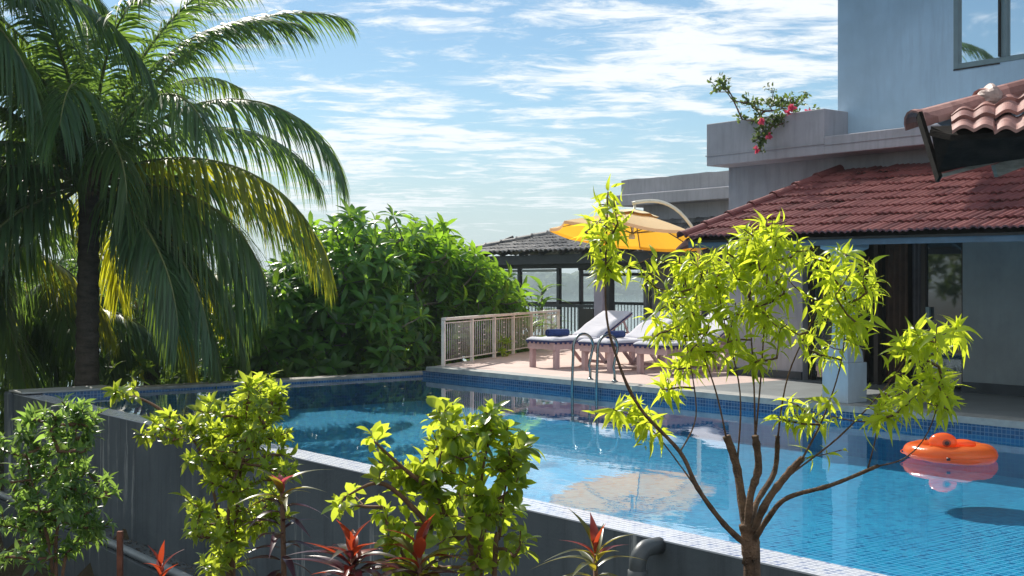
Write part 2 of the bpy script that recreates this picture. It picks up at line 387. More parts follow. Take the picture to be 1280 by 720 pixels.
# raised block at the far left corner
MB().box(A0 - .3, A0 + .18, WV + .285, WV + 1.34, WT - .5, WT + .022).build('corner_block', M_tileend, pool)
MB().box(A0 - .38, A0 + .20, WV - .03, WV + 1.345, WT + .023, WT + .05).build('corner_coping', M_lip, pool, .006)
MB().rbox(A0 - .52, A0 - .25, WV - .06, WV + .34, -2.6, WT + .02, .03).build('corner_pier', M_conc, pool)
MB().box(A0, 14.7, -.012, .0, WL - .02, -.076).build('tile_band', M_tileband, pool)
MB().box(A0, 14.7, -.014, .0, FZ, WL - .021).build('deck_side_tiles', M_under, pool)
MB().box(A0, 14.7, WV + .28, WV + .292, FZ, WT - .01).build('near_side_tiles', M_under, pool)
MB().box(14.69, 14.7, WV + .292, -.014, FZ, -.08).build('near_end_tiles', M_under_end, pool)
MB().box(A0, 14.7, WV + .28, 0, FZ - .1, FZ).build('pool_floor', M_floor, pool)
M_lipb = plain('worn_lip_stone', (.30, .31, .30), .6, .25, 5, .2)
MB().box(-.66, 5.15, -.035, .32, -.075, .004).box(5.152, 14.95, -.03, .32, -.075, .003).build('deck_lip', M_lipb, pool, .004)
# the ledge below the wall, holding a drain pipe
MB().box(A0 - .3, 14.95, WV - .42, WV, -3, -1.5).build('ledge', M_conc, pool)
M_pipe = plain('grey_plastic_pipe', (.22, .25, .27), .4, .2, 4, .05)
pipe = empty('drain_pipe', (CX, CY, 0), ROTZ, 'long grey plastic drain pipe lying on the ledge at the wall foot', 'pipe')
m = MB(); m.tube([(x, WV - .36 + .015 * math.sin(x * .7), -1.44) for x in np.linspace(A0, 14, 30)], .045, 12); m.build('pipe_run', M_pipe, pipe)
for x in (2.2, 5.2, 8.2):
    MB().tube([(x, WV - .36 + .015 * math.sin(x * .7), -1.44), (x + .12, WV - .36 + .015 * math.sin(x * .7 + .08), -1.44)], .054, 12).build('pipe_collar', M_pipe, pipe)
# bits of leaf litter along the ledge
n = 900; pa = rng.uniform(0, 13, n); pw = WV - rng.uniform(.02, .27, n) ; pz = -1.49 + rng.uniform(0, .02, n)
pos = np.stack([CX + pa * UX + pw * WX, CY + pa * UY + pw * WY, pz], 1); dr = rand_unit(n); dr[:, 2] *= .35
M_litter = leafmat('dry_leaf', (.05, .035, .02), (.16, .13, .10), (.1, .06, .02), .8, .1, .2)
tag(leaves('leaf_litter', pos, dr, np.tile((0, 0, 1.), (n, 1)), rng.uniform(.03, .08, n), rng.uniform(.01, .03, n), M_litter, K=2), 'dry leaves and grit along the ledge behind the pipe', 'leaf litter', kind='stuff')
# water: clear, mirrors by Fresnel, sun and floor seen through it
t = NT('pool_water')
h = t.math('ADD', t.math('MULTIPLY', t.noise(2.2, 3, .5, sc=(1, 1.8, 1)), 1.0), t.math('MULTIPLY', t.noise(11, 3, .5), .10))
nb = t.bump(h, .5, .0024); g = t.n('NewGeometry'); dt = t.n('VectorMath', operation='DOT_PRODUCT'); t.l(nb, dt.inputs[0]); t.l(g.outputs['Incoming'], dt.inputs[1])
cosv = t.math('ABSOLUTE', dt.outputs['Value']); fres = t.math('ADD', t.math('MULTIPLY', t.math('POWER', t.math('SUBTRACT', 1, cosv, True), 5), .98), .02, True)   # Schlick, same from above and below
gl = t.n('BsdfGlossy'); gl.inputs['Roughness'].default_value = 0.0; t.l(nb, gl.inputs['Normal']); gl.inputs[0].default_value = (1, 1, 1, 1)
tp = t.n('BsdfTransparent'); tp.inputs[0].default_value = (.70, .93, 1.0, 1)
m = t.n('MixShader'); t.l(fres, m.inputs[0]); t.l(tp.outputs[0], m.inputs[1]); t.l(gl.outputs[0], m.inputs[2])
M_water = t.done(m.outputs[0])
o = MB().add([(A0 + .012, WV + .28, WL), (14.69, WV + .28, WL), (14.69, -.012, WL), (A0 + .012, -.012, WL)], [(0, 1, 2, 3)]).build('pool_water', M_water)
o.location = (CX, CY, 0); o.rotation_euler = (0, 0, ROTZ); tag(o, kind='structure')
# ================================================================== THE HOUSE
M_grey = stained_paint('grey_lilac_wall_paint', (.41, .40, .43), (.24, .24, .25), .5)
M_blue = stained_paint('pale_blue_tower_paint', (.47, .64, .78), (.36, .49, .61), .5, .7)
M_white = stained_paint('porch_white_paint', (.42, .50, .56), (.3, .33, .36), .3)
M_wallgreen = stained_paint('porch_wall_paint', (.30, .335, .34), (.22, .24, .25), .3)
M_skirt = plain('dark_skirting', (.05, .06, .07), .5, .2, 6, .1)
M_dark = plain('dark_stained_wood', (.028, .02, .016), .45, .35, 8, .2, sc=(1, 1, .2))
M_blackwood = plain('weathered_black_wood', (.014, .011, .009), .9, .6, 7, .6, spec=.12, sc=(1, 1, 3))
M_greywood = plain('weathered_grey_wood', (.24, .25, .23), .8, .35, 9, .5, sc=(1, 1, 5))
M_alu = plain('grey_green_window_frame', (.20, .28, .30), .4, .1, 5, .05)
def claymat(name, c1, c2, c3, moss=.25, cell=(1 / .19, 1 / .31, 0)):
    t = NT(name); n1 = t.noise(1.3, 7, .65); n2 = t.noise(8, 5, .7); n3 = t.noise(45, 4, .6)
    g = t.n('NewGeometry')
    col = t.ramp(n1, [(.3, c1), (.5, c2), (.72, c3)]); col = t.mix(t.math('MULTIPLY', t.ramp(n2, [(.48, 0), (.7, 1)]), moss), col, tuple(x * .35 for x in c1))
    cv = t.n('VectorMath', operation='MULTIPLY'); t.l(t.coord(), cv.inputs[0]); cv.inputs[1].default_value = cell
    fl = t.n('VectorMath', operation='FLOOR'); t.l(cv.outputs[0], fl.inputs[0]); wn = t.n('TexWhiteNoise'); t.l(fl.outputs[0], wn.inputs['Vector'])
    col = t.mix(t.math('MULTIPLY', t.ramp(wn.outputs[0], [(.35, 0), (1, 1)]), .5), col, c3)
    col = t.mix(t.math('MULTIPLY', t.ramp(wn.outputs[0], [(0, 1), (.3, 0)]), .5), col, tuple(x * .5 for x in c1))
    return t.done(t.bsdf(col, .55, t.bump(t.math('ADD', n2, n3), .35, .01), .45))
M_clay = claymat('painted_red_clay_tile', (.13, .030, .032), (.19, .05, .048), (.27, .095, .085))
M_clayold = claymat('weathered_pink_clay_tile', (.22, .085, .07), (.33, .15, .125), (.47, .27, .23), .6)
M_claygrey = claymat('sooty_grey_clay_tile', (.05, .05, .055), (.12, .12, .125), (.34, .31, .29), .5)
def glassmat(name, c=(.02, .03, .035), r=.03, spec=1.0):
    t = NT(name); return t.done(t.bsdf(c, r, None, spec, IOR=1.9))
M_glass = glassmat('dark_window_glass')
t = NT('sky_mirroring_glass'); M_glassref = t.done(t.bsdf((.93, .96, .98), .02, None, .8, metal=1))
def tile_roof(p_eave0, p_eave1, p_top0, p_top1, rib, course, amp, mat, name, parent, lift=.028, thick=.02, sub=6):
    """interlocking ribbed tiles between an eave line and a top line (all in the parent's frame); one mesh per roof face"""
    e0, e1, t0, t1 = map(lambda q: np.array(q, float), (p_eave0, p_eave1, p_top0, p_top1))
    L = np.linalg.norm(e1 - e0); H = np.linalg.norm((t0 + t1) / 2 - (e0 + e1) / 2)
    rows = max(1, int(round(H / course))); nb = int(round(L / rib)); cols = nb * sub + 1
    nrm = np.cross(e1 - e0, t0 - e0); nrm /= np.linalg.norm(nrm)
    if nrm[2] < 0: nrm = -nrm
    us = np.linspace(0, 1, cols); ph = np.arange(cols) % sub / sub
    # double-ribbed pan: one round rib, one narrow, flat channel between
    tt = (np.arange(cols) / sub)
    prof = np.where((tt % 2) < 1, np.sin(np.pi * (tt % 1)) ** 1.2 * 1.0, np.sin(np.pi * np.clip((tt % 1) * 1.0, 0, 1)) ** 1.6 * .82) * amp
    V = []; Fq = []; r_ = np.random.default_rng(len(name) + rows)
    for i in range(rows):
        f0 = i / rows; f1 = min(1, (i + 1.12) / rows); off = len(V)
        tj = np.repeat(r_.normal(0, .0045, nb // 2 + 2), 2 * sub)[:cols]; sl = np.repeat(r_.normal(0, .010, nb // 2 + 2), 2 * sub)[:cols]
        for k, (f, lf, pf) in enumerate(((f0, -thick + lift, 1), (f0, lift, 1), ((f0 + f1) / 2, lift * .5, 1), (f1, 0, 1))):
            base = (e0 + (e1 - e0) * us[:, None]) * (1 - f) + (t0 + (t1 - t0) * us[:, None]) * f
            up = (t0 + (t1 - t0) * us[:, None]) - (e0 + (e1 - e0) * us[:, None]); up /= np.linalg.norm(up, axis=1, keepdims=True)
            V += list(base + nrm * (prof * pf + lf + tj)[:, None] + up * (sl - (.02 if k < 2 else 0))[:, None])
        for k in range(3):
            for c in range(cols - 1):
                a_ = off + k * cols + c; Fq.append((a_, a_ + 1, a_ + cols + 1, a_ + cols))
    return npmesh(name, np.array(V), Fq, mat, parent, smooth=False)
def ridge_row(p, q, mat, name, parent, r=.10, seg=.38, n=9, base=-.03, mortar=False):
    """overlapping half-round ridge tiles from low p to high q"""
    p = Vector(p); q = Vector(q); d = q - p; L = d.length; d.normalize(); k = max(1, int(round(L / seg)))
    sd = d.cross(Vector((0, 0, 1))).normalized(); up = sd.cross(d).normalized(); m = MB()
    for i in range(k):
        s0 = p + d * (L * i / k - .03); s1 = p + d * (L * (i + 1) / k + .02); vs = []; 
        st = [(0, 1.16), (.05, 1.16), (.12, 1.04), (1, .94)]
        for f, rr in st:
            c = s0.lerp(s1, f)
            for j in range(n): th = math.pi * (1.12 * j / (n - 1) - .06); vs.append(c + sd * math.cos(th) * r * rr + up * (math.sin(th) * r * rr * .85 + base + (.012 * (1 - f))))
            for j in range(n - 1, -1, -1): th = math.pi * (1.12 * j / (n - 1) - .06); vs.append(c + sd * math.cos(th) * (r * rr - .016) + up * (math.sin(th) * (r * rr - .016) * .85 + base + (.012 * (1 - f))))
        w = 2 * n; fs = []
        for a in range(len(st) - 1):
            for j in range(w): fs.append((a * w + j, a * w + (j + 1) % w, (a + 1) * w + (j + 1) % w, (a + 1) * w + j))
        for a in (0, len(st) - 1):
            for j in range(n - 1): q4 = (a * w + j, a * w + j + 1, a * w + w - 2 - j, a * w + w - 1 - j); fs.append(q4)
        m.add(vs, fs, False)
    return m.build(name, mat, parent)
house = empty('house', (CX, CY, 0), ROTZ, 'grey two-storey house with red tiled porch roof and pale blue tower', 'house')
HW = 2.75; HA = 3.85; HE = 14.9
O0, O1 = 5.32, 7.99
# front wall with the wide door opening
m = MB(); m.box(HA, O0, HW, HW + .2, 0, 3.31).box(O0, O1, HW, HW + .2, 2.25, 3.31); m.build('upper_wall', M_grey, house)
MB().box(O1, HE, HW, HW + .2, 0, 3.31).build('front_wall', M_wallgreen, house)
MB().box(HA, HA + .2, HW + .2, 9, 0, 3.31).build('side_wall', M_grey, house)
MB().box(HA + .2, HE, 8.8, 9, 0, 3.31).build('back_wall', M_grey, house)
MB().box(HA + .2, HE, HW + .2, 8.8, 3.0, 3.3).build('ceiling_slab', M_grey, house)
MB().box(HA - .02, O0, HW - .03, HW, 0, .12).box(O1, HE, HW - .03, HW, 0, .14).build('skirting', M_skirt, house)
# overhanging cornice, planter parapet, kerb
m = MB(); m.box(HA - .02, 6.1, 2.25, HW + 2.5, 3.312, 3.975)
m.build('planter_parapet', M_grey, house, .012)
MB().box(6.1, HE, 2.25, HW + .05, 3.312, 3.57).build('cornice', M_grey, house, .012)
MB().box(HA - .03, 6.11, 2.235, 2.25, 3.46, 3.475).box(6.1, HE, 2.238, 2.25, 3.44, 3.452).build('cornice_line', M_grey, house)
MB().box(HA - .2 + .2, HE, HW + .05, 8.9, 3.3, 3.4).build('flat_roof', M_grey, house)
# tower with a cut window opening
TA = 5.92
wA0, wA1, wZ0, wZ1 = 7.82, 9.28, 4.36, 5.75
m = MB(); m.box(TA, wA0, HW + .06, HW + .3, 3.4, 13.2).box(wA1, HE, HW + .06, HW + .3, 3.4, 13.2).box(wA0, wA1, HW + .06, HW + .3, 3.4, wZ0).box(wA0, wA1, HW + .06, HW + .3, wZ1, 13.2)
m.box(TA, TA + .24, HW + .3, 8.5, 3.4, 13.2).box(TA + .24, HE, HW + 5.4, HW + 5.6, 3.4, 13.2).box(TA, HE, HW + .06, 8.5, 13.2, 13.35)
m.build('tower', M_blue, house)  # top above the view raised to shade the porch roof
MB().box(4.9, HE, 1.5, HW + .06, 6.35, 6.5).build('unseen_shade_slab', M_blue, house)  # unseen overhang, assumed and added to shade the porch roof
win = MB(); fw = .07
win.box(wA0, wA0 + fw, HW + .05, HW + .14, wZ0, wZ1).box(wA1 - fw, wA1, HW + .05, HW + .14, wZ0, wZ1).box(wA0 + fw, wA1 - fw, HW + .05, HW + .14, wZ0, wZ0 + fw).box(wA0 + fw, wA1 - fw, HW + .05, HW + .14, wZ1 - fw, wZ1)
win.box(8.50, 8.58, HW + .045, HW + .15, wZ0 + fw, wZ1 - fw)
wf = win.build('window', M_alu, house, .006)
MB().box(wA0 + fw, 8.49, HW + .10, HW + .115, wZ0 + fw, wZ1 - fw).build('pane', M_glassref, wf)
MB().box(8.585, wA1 - fw, HW + .11, HW + .125, wZ0 + fw, wZ1 - fw).build('pane', M_glassref, wf)
MB().box(wA0 + .0, 8.50, HW + .048, HW + .052, wZ0 - .02, wZ0 - .003).box(8.5, 8.52, HW + .0, HW + .06, wZ0 + fw, wZ1).build('gasket', M_dark, wf)
# porch roof
EZ = 2.02
def eave(a): return (a, .04, 2.13 - .11 * min(1, max(0, (a - 5.4) / 2.8)))
pr = empty('porch_roof', (0, 0, 0)); pr.parent = house
rf = tile_roof((5.55, .03, 2.08), (HE, .03, 2.0), (6.02, HW, 3.12), (HE, HW, 3.03), .095, .335, .024, M_clay, 'roof_tiles', house)
ridge_row((5.46, .0, 2.12), (6.0, HW - .02, 3.16), M_clay, 'verge_ridge_tiles', house, .085, .42)
# left return slope of the roof, seen from beside
vs = [(5.50, .04, 2.07), (5.98, HW, 3.09), (5.1, HW, 2.3), (5.05, .3, 1.95)]
MB().add(vs + [(x, y, z - .03) for x, y, z in vs], [(0, 1, 2, 3), (7, 6, 5, 4), (0, 4, 5, 1), (1, 5, 6, 2), (2, 6, 7, 3), (3, 7, 4, 0)]).build('return_slope', M_clay, house)
bpy.data.objects.remove(pr)
MB().add([(5.56, .06, 2.04), (HE, .06, 1.965), (HE, HW, 2.99), (6.02, HW, 3.07), (5.56, .06, 2.01), (HE, .06, 1.935), (HE, HW, 2.96), (6.02, HW, 3.04)], [(0, 1, 2, 3), (7, 6, 5, 4), (0, 4, 5, 1), (2, 6, 7, 3), (1, 5, 6, 2), (3, 7, 4, 0)]).build('roof_boarding', M_dark, house)
M_bluegrey = plain('blue_grey_painted_timber', (.10, .14, .18), .6, .2, 6, .15)
m = MB(); m.bar((5.5, .10, 1.985), (HE, .10, 1.915), .05, .09); m.build('fascia', M_bluegrey, house)
for x in np.arange(6.3, HE, .95):
    MB().bar((x, .12, 1.96), (x, HW - .01, 2.92), .05, .09).build('rafter', M_bluegrey, house)
# porch columns: square block, tapering shaft, flared cap
for ca in (8.06 - .38, 12.4):
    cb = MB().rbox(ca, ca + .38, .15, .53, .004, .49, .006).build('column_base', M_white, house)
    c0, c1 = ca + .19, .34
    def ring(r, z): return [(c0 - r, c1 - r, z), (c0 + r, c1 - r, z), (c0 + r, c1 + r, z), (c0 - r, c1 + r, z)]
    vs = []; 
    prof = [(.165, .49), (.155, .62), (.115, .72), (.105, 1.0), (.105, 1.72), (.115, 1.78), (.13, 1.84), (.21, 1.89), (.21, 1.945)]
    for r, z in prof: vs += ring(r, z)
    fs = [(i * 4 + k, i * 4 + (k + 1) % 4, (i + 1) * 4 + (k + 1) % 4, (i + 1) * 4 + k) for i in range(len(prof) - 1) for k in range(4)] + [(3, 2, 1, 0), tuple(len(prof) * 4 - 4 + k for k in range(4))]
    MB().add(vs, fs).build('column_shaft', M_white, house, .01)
# door recess: timber frames, curtains, glass leaves
MB().box(O0, O1, HW + .5, HW + .55, 0, 2.25).build('dark_room_sheet', plain('dark_interior', (.012, .011, .012), .8, .3, 3, 0), house)  # near-black sheet stands in for the shade of the unlit room
m = MB()
for x in (O0 + .01, O0 + .95, O0 + 1.18, O0 + 1.95, O1 - .09): m.box(x, x + .07, HW + .12, HW + .22, 0, 2.24)
m.box(O0, O1, HW + .13, HW + .21, 2.1, 2.17); m.build('door_frame', M_dark, house)
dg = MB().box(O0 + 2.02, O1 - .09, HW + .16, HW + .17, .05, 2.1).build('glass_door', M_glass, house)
MB().box(O0 + 2.04, O0 + 2.10, HW + .10, HW + .15, .95, 1.13).build('handle', M_alu, dg)
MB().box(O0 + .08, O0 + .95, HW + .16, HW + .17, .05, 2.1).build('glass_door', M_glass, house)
M_curtain = plain('brown_curtain_cloth', (.10, .055, .038), .9, .3, 5, .1); M_curt2 = plain('grey_net_curtain', (.13, .12, .13), .9, .2, 5, .1)
def curtain(a0, a1, w, z0, z1, mat, name, parent, amp=.03, k=7):
    n = 60; xs = np.linspace(a0, a1, n); vs = []; 
    for z in np.linspace(z0, z1, 6):
        for i, x in enumerate(xs): vs.append((x, w + amp * math.sin(2 * math.pi * k * i / n + .3 * math.sin(z * 2)) * (1.1 - .25 * (z - z0)), z))
    fs = [(j * n + i, j * n + i + 1, (j + 1) * n + i + 1, (j + 1) * n + i) for j in range(5) for i in range(n - 1)]
    return MB().add(vs, fs, True).build(name, mat, parent)
curtain(O0 + 1.24, O0 + 1.62, HW + .32, .03, 2.15, M_curtain, 'curtain', house, .04, 4)
curtain(O0 + 1.66, O0 + 1.93, HW + .36, .03, 2.15, M_curt2, 'curtain', house, .035, 4)
curtain(O0 + .2, O0 + .5, HW + .36, .03, 2.15, M_curtain, 'curtain', house, .035, 4)
MB().box(O1, O1 + .001, 0, .001, 0, .001)
# ------------------------------------------------------------------ second building behind
bh = empty('rear_building', (CX, CY, 0), ROTZ, 'grey flat-roofed building with worn stepped parapet behind the umbrella', 'building')
BA, BW = -5.68, 10.2
MB().box(BA, HA + 6, BW, BW + .25, 0, 3.45).box(BA, BA + .25, BW + .25, BW + 7, 0, 3.45).build('wall', M_grey, bh)
r2 = np.random.default_rng(4)
m = MB(); m.box(BA - .45, HA + 6, BW - .55, BW + 7, 3.45, 3.74).build('cornice', M_grey, bh, .02)
# parapet top crumbled a little at its left end
n = 60; xs = np.linspace(BA - .35, HA + 6, n); tops = 4.15 + np.where(xs < BA + 4.2, -.03 + .012 * np.sin(xs * 5.3) * np.sin(xs * 2.1 + 1), 0) + r2.normal(0, .004, n)
vs = [(x, BW - .45, 3.741) for x in xs] + [(x, BW - .45, tops[i]) for i, x in enumerate(xs)] + [(x, BW - .2, tops[i]) for i, x in enumerate(xs)] + [(x, BW - .2, 3.741) for x in xs]
fs = [(j * n + i, j * n + i + 1, (j + 1) * n + i + 1, (j + 1) * n + i) for j in range(3) for i in range(n - 1)] + [(0, n, 2 * n, 3 * n)]
MB().add(vs, fs).build('parapet', M_grey, bh)
MB().box(BA - .35, BA - .1, BW - .2, BW + 6.8, 3.742, 4.1).build('side_parapet', M_grey, bh)
MB().box(BA + 1.2, BA + 2.2, BW - .02, BW - .003, .02, 2.1).build('door', M_dark, bh)
for x in (-3.0, -.2, 2.4): 
    f = MB().box(x, x + 1.3, BW - .03, BW - .003, .8, 2.1).build('window', M_alu, bh); MB().box(x + .06, x + 1.24, BW - .036, BW - .031, .86, 2.04).build('pane', M_glass, f)
# ------------------------------------------------------------------ pavilion over the river
pav = empty('pavilion', (CX, CY, 0), ROTZ, 'open dark timber pavilion with grey tiled hip roof above the river', 'pavilion')
PW = 8.34; PA0, PA1, PD = -10.05, -1.2, 3.6
M_ptim = plain('charcoal_timber', (.03, .035, .04), .55, .25, 6, .15); M_plil = plain('lilac_painted_column', (.36, .33, .42), .6, .1, 5, .1)
MB().box(PA0 + .1, PA1, PW - .15, PW + PD, -1.0, .0).build('floor_slab', M_lip, pav)
ez, tz = 2.27, 2.93
ov = .55
rid0, rid1 = PA0 + 1.95, PA1 - 1.6; rw = PW + PD / 2
tile_roof((PA0 - ov, PW - ov, ez), (PA1 + ov, PW - ov, ez), (rid0, rw, tz), (rid1, rw, tz), .19, .34, .055, M_claygrey, 'front_roof_tiles', pav)
tile_roof((PA1 + ov, PW + PD + ov, ez), (PA0 - ov, PW + PD + ov, ez), (rid1, rw, tz), (rid0, rw, tz), .2, .4, .03, M_claygrey, 'back_roof_tiles', pav)
tile_roof((PA0 - ov, PW + PD + ov, ez), (PA0 - ov, PW - ov, ez), (rid0, rw, tz), (rid0, rw + .01, tz), .2, .4, .03, M_claygrey, 'hip_roof_tiles', pav)
ridge_row((PA0 - ov, PW - ov, ez + .06), (rid0, rw, tz + .07), M_claygrey, 'hip_ridge_tiles', pav, .12, .45)
ridge_row((PA0 - ov, PW + PD + ov, ez + .06), (rid0, rw, tz + .07), M_claygrey, 'hip_ridge_tiles', pav, .12, .45)
ridge_row((rid0, rw, tz + .07), (rid1, rw, tz + .07), M_claygrey, 'ridge_tiles', pav, .12, .45)
m = MB(); z0, z1 = 1.98, 2.2
m.box(PA0 - .35, PA1 + .3, PW - .36, PW - .30, 1.96, 2.2).box(PA0 - .35, PA1 + .3, PW + PD + .30, PW + PD + .36, 1.96, 2.2).box(PA0 - .36, PA0 - .30, PW - .3, PW + PD + .3, 1.96, 2.2)
m.box(PA0 - .06, PA1, PW - .07, PW + .07, 1.85, 2.05).box(PA0 - .06, PA1, PW + PD - .07, PW + PD + .07, 1.85, 2.05); m.build('eave_beam', M_ptim, pav)
for x in np.arange(PA0 - .2, PA1, .8): MB().bar((x, PW - .5, 2.2), (x, PW + 1.2, 2.78), .05, .09).build('rafter', M_ptim, pav)
posts = [PA0, PA0 + 1.6, PA0 + 3.2]
for x in posts + [-3.6, -1.9]: MB().rbox(x - .05, x + .05, PW - .05, PW + .05, 0, 1.86, .006).build('post', M_ptim, pav)
for x in (PA0, PA0 + 3.2, PA0 + 6.2): MB().rbox(x - .05, x + .05, PW + PD - .05, PW + PD + .05, 0, 1.86, .006).build('post', M_ptim, pav)
MB().rbox(-5.33, -5.02, PW - .18, PW + .12, 0, 1.95, .01).build('column', M_plil, pav)
MB().rbox(-5.01, -4.88, PW - .1, PW + .1, 0, 1.95, .01).build('post', M_ptim, pav)
def rail_run(m, p, q, zt, gap, r=.012, zb=.08):
    p = Vector(p); q = Vector(q); L = (q - p).length; k = int(L / gap)
    for i in range(1, k): c = p.lerp(q, i / k); m.tube([(c.x, c.y, zb), (c.x, c.y, zt)], r, 5)
for wv in (PW, PW + PD):
    m = MB(); rail_run(m, (PA0, wv, 0), (-5.3, wv, 0), .86, .13); m.bar((PA0, wv, .08), (-5.3, wv, .08), .04); m.build('balusters', M_ptim, pav)
    MB().bar((PA0, wv, .9), (-5.3, wv, .9), .08, .08).build('handrail', M_ptim, pav)
m = MB(); rail_run(m, (PA0, PW, 0), (PA0, PW + PD, 0), .86, .13); m.build('balusters', M_ptim, pav); MB().bar((PA0, PW, .9), (PA0, PW + PD, .9), .08).build('handrail', M_ptim, pav)
M_blind = plain('rolled_clear_blind', (.5, .56, .58), .3, .1, 5, .1)
for i in range(2): MB().tube([(posts[i] + .1, PW, 1.80), (posts[i + 1] - .1, PW, 1.80)], .035, 10).build('rolled_blind', M_blind, pav)
MB().tube([(posts[0] + .1, PW + PD, 1.72), (posts[2] - .1, PW + PD, 1.72)], .045, 10).build('rolled_blind', M_ptim, pav)
MB().box(-6.0, -5.5, PW - .05, PW + .02, .1, .84).build('black_panel', M_dark, pav)
MB().box(-4.6, -1.3, PW + PD - .1, PW + PD, 0, .7).build('parapet_wall', M_ptim, pav)
# ================================================================== VEGETATION
def leaflet_strips(B, D, S, L, W, hang, K=4):
    """narrow drooping leaflets: base B, direction D, blade side S, gravity bend 'hang'"""
    n = len(B); x = np.linspace(0, 1, K + 1); prof = np.array([.55, 1, .9, .62, .06]) if K == 4 else np.interp(x, [0, .25, .6, 1], [.5, 1, .8, .05])
    V = np.empty((n, K + 1, 2, 3)); L = L[:, None]; W = W[:, None]; hang = hang[:, None]
    for i, xi in enumerate(x):
        c = B + D * L * xi * (1 - .25 * hang * xi) + np.array((0, 0, -1.)) * (hang * xi ** 1.8 * L * .8)
        V[:, i, 0] = c - S * W * prof[i] / 2; V[:, i, 1] = c + S * W * prof[i] / 2
    o = np.arange(n)[:, None, None] * (K + 1) * 2
    q = np.array([(i * 2, i * 2 + 1, i * 2 + 3, i * 2 + 2) for i in range(K)])
    return V.reshape(-1, 3), (o + q[None]).reshape(-1, 4)
def frond_arrays(Lf, elev, droop, twist=0, hang=.5, leaflet=.72, nl=78, seed=0, sway=0, width=.052, power=1.5, gap=.12):
    """coconut frond along +x in its own frame: midrib points and leaflets"""
    r = np.random.default_rng(seed); m = 22; s = np.linspace(0, 1, m)
    th = elev - droop * s ** power; ps = sway * s ** 1.4
    T = np.stack([np.cos(th) * np.cos(ps), np.cos(th) * np.sin(ps), np.sin(th)], 1)
    Pm = np.concatenate([[[0, 0, 0]], np.cumsum((T[1:] + T[:-1]) / 2 * Lf / (m - 1), 0)])
    sd = unit(np.cross(T, np.array((0, 0, 1.)) + 0 * T)); up = np.cross(sd, T)
    tw = twist * s[:, None]; S = sd * np.cos(tw) + up * np.sin(tw); U = -sd * np.sin(tw) + up * np.cos(tw)
    V = []; Fq = []; o = 0
    t = np.linspace(gap, .985, nl)
    for side in (-1, 1):
        tt = np.clip(t + r.normal(0, .003, nl), 0, 1)
        def I(A): return np.stack([np.interp(tt, s, A[:, k]) for k in range(3)], 1)
        B = I(Pm); Ti = unit(I(T)); Si = unit(I(S)) * side; Ui = unit(I(U))
        L = 1.22 * leaflet * (np.sin(np.pi * np.clip(.14 + .80 * tt, 0, 1)) ** .62) * r.uniform(.86, 1.08, nl)
        fwd = .45 + .75 * tt + r.normal(0, .08, nl)
        D = unit(Si * np.cos(fwd)[:, None] + Ti * np.sin(fwd)[:, None] + Ui * (.06 + r.normal(0, .09, nl))[:, None] + r.normal(0, .03, (nl, 3)))
        bs = unit(np.cross(D, Ui * .8 + Si * .5) + r.normal(0, .12, (nl, 3)))
        v, f = leaflet_strips(B, D, bs, L, width * r.uniform(.75, 1.1, nl) * (1 - .35 * tt), hang * r.uniform(.7, 1.35, nl))
        V.append(v); Fq.append(f + o); o += len(v)
    return Pm, np.concatenate(V), np.concatenate(Fq)
M_frond = leafmat('palm_leaflet', (.026, .075, .038), (.07, .15, .07), (.36, .58, .08), .42, .38, .5)
M_frond2 = leafmat('palm_leaflet_backlit', (.04, .085, .015), (.11, .15, .02), (.85, .84, .04), .45, .52, .4)  # yellower copy: sunlight through the leaflets put into the colour
M_frond3 = leafmat('palm_leaflet_young', (.03, .085, .025), (.07, .14, .04), (.30, .46, .04), .45, .38, .45)
M_rib = plain('palm_midrib', (.13, .15, .045), .5, .25, 5, .1)
M_bark = plain('palm_trunk_bark', (.085, .07, .055), .9, .45, 5, .6, sc=(1, 1, 3), bdist=.03)
M_deadsheath = plain('dry_palm_sheath', (.16, .10, .055), .9, .4, 9, .5)
FR_CACHE = {}
def frond(parent, spec, base=(0, 0, 0), mat=None):
    az, elev, Lf, droop, tw, hang, sway, ll = spec
    sd_ = int(abs(az * 7 + elev * 13 + Lf * 101)) % 9999
    Pm, V, Fq = frond_arrays(Lf, R(elev), R(droop), R(tw), hang, ll, seed=sd_, sway=R(sway), nl=int(22 * Lf + 16))
    o = MB().tube([tuple(p) for p in Pm], [.034 * (1 - i / 21) ** .8 + .004 for i in range(22)], 6).build('frond', M_rib, parent)
    me = o.data; nv = len(me.vertices)
    lf = npmesh('leaflets', V, Fq, mat or M_frond, o)
    o.location = base; o.rotation_euler = (0, 0, R(az))
    return o
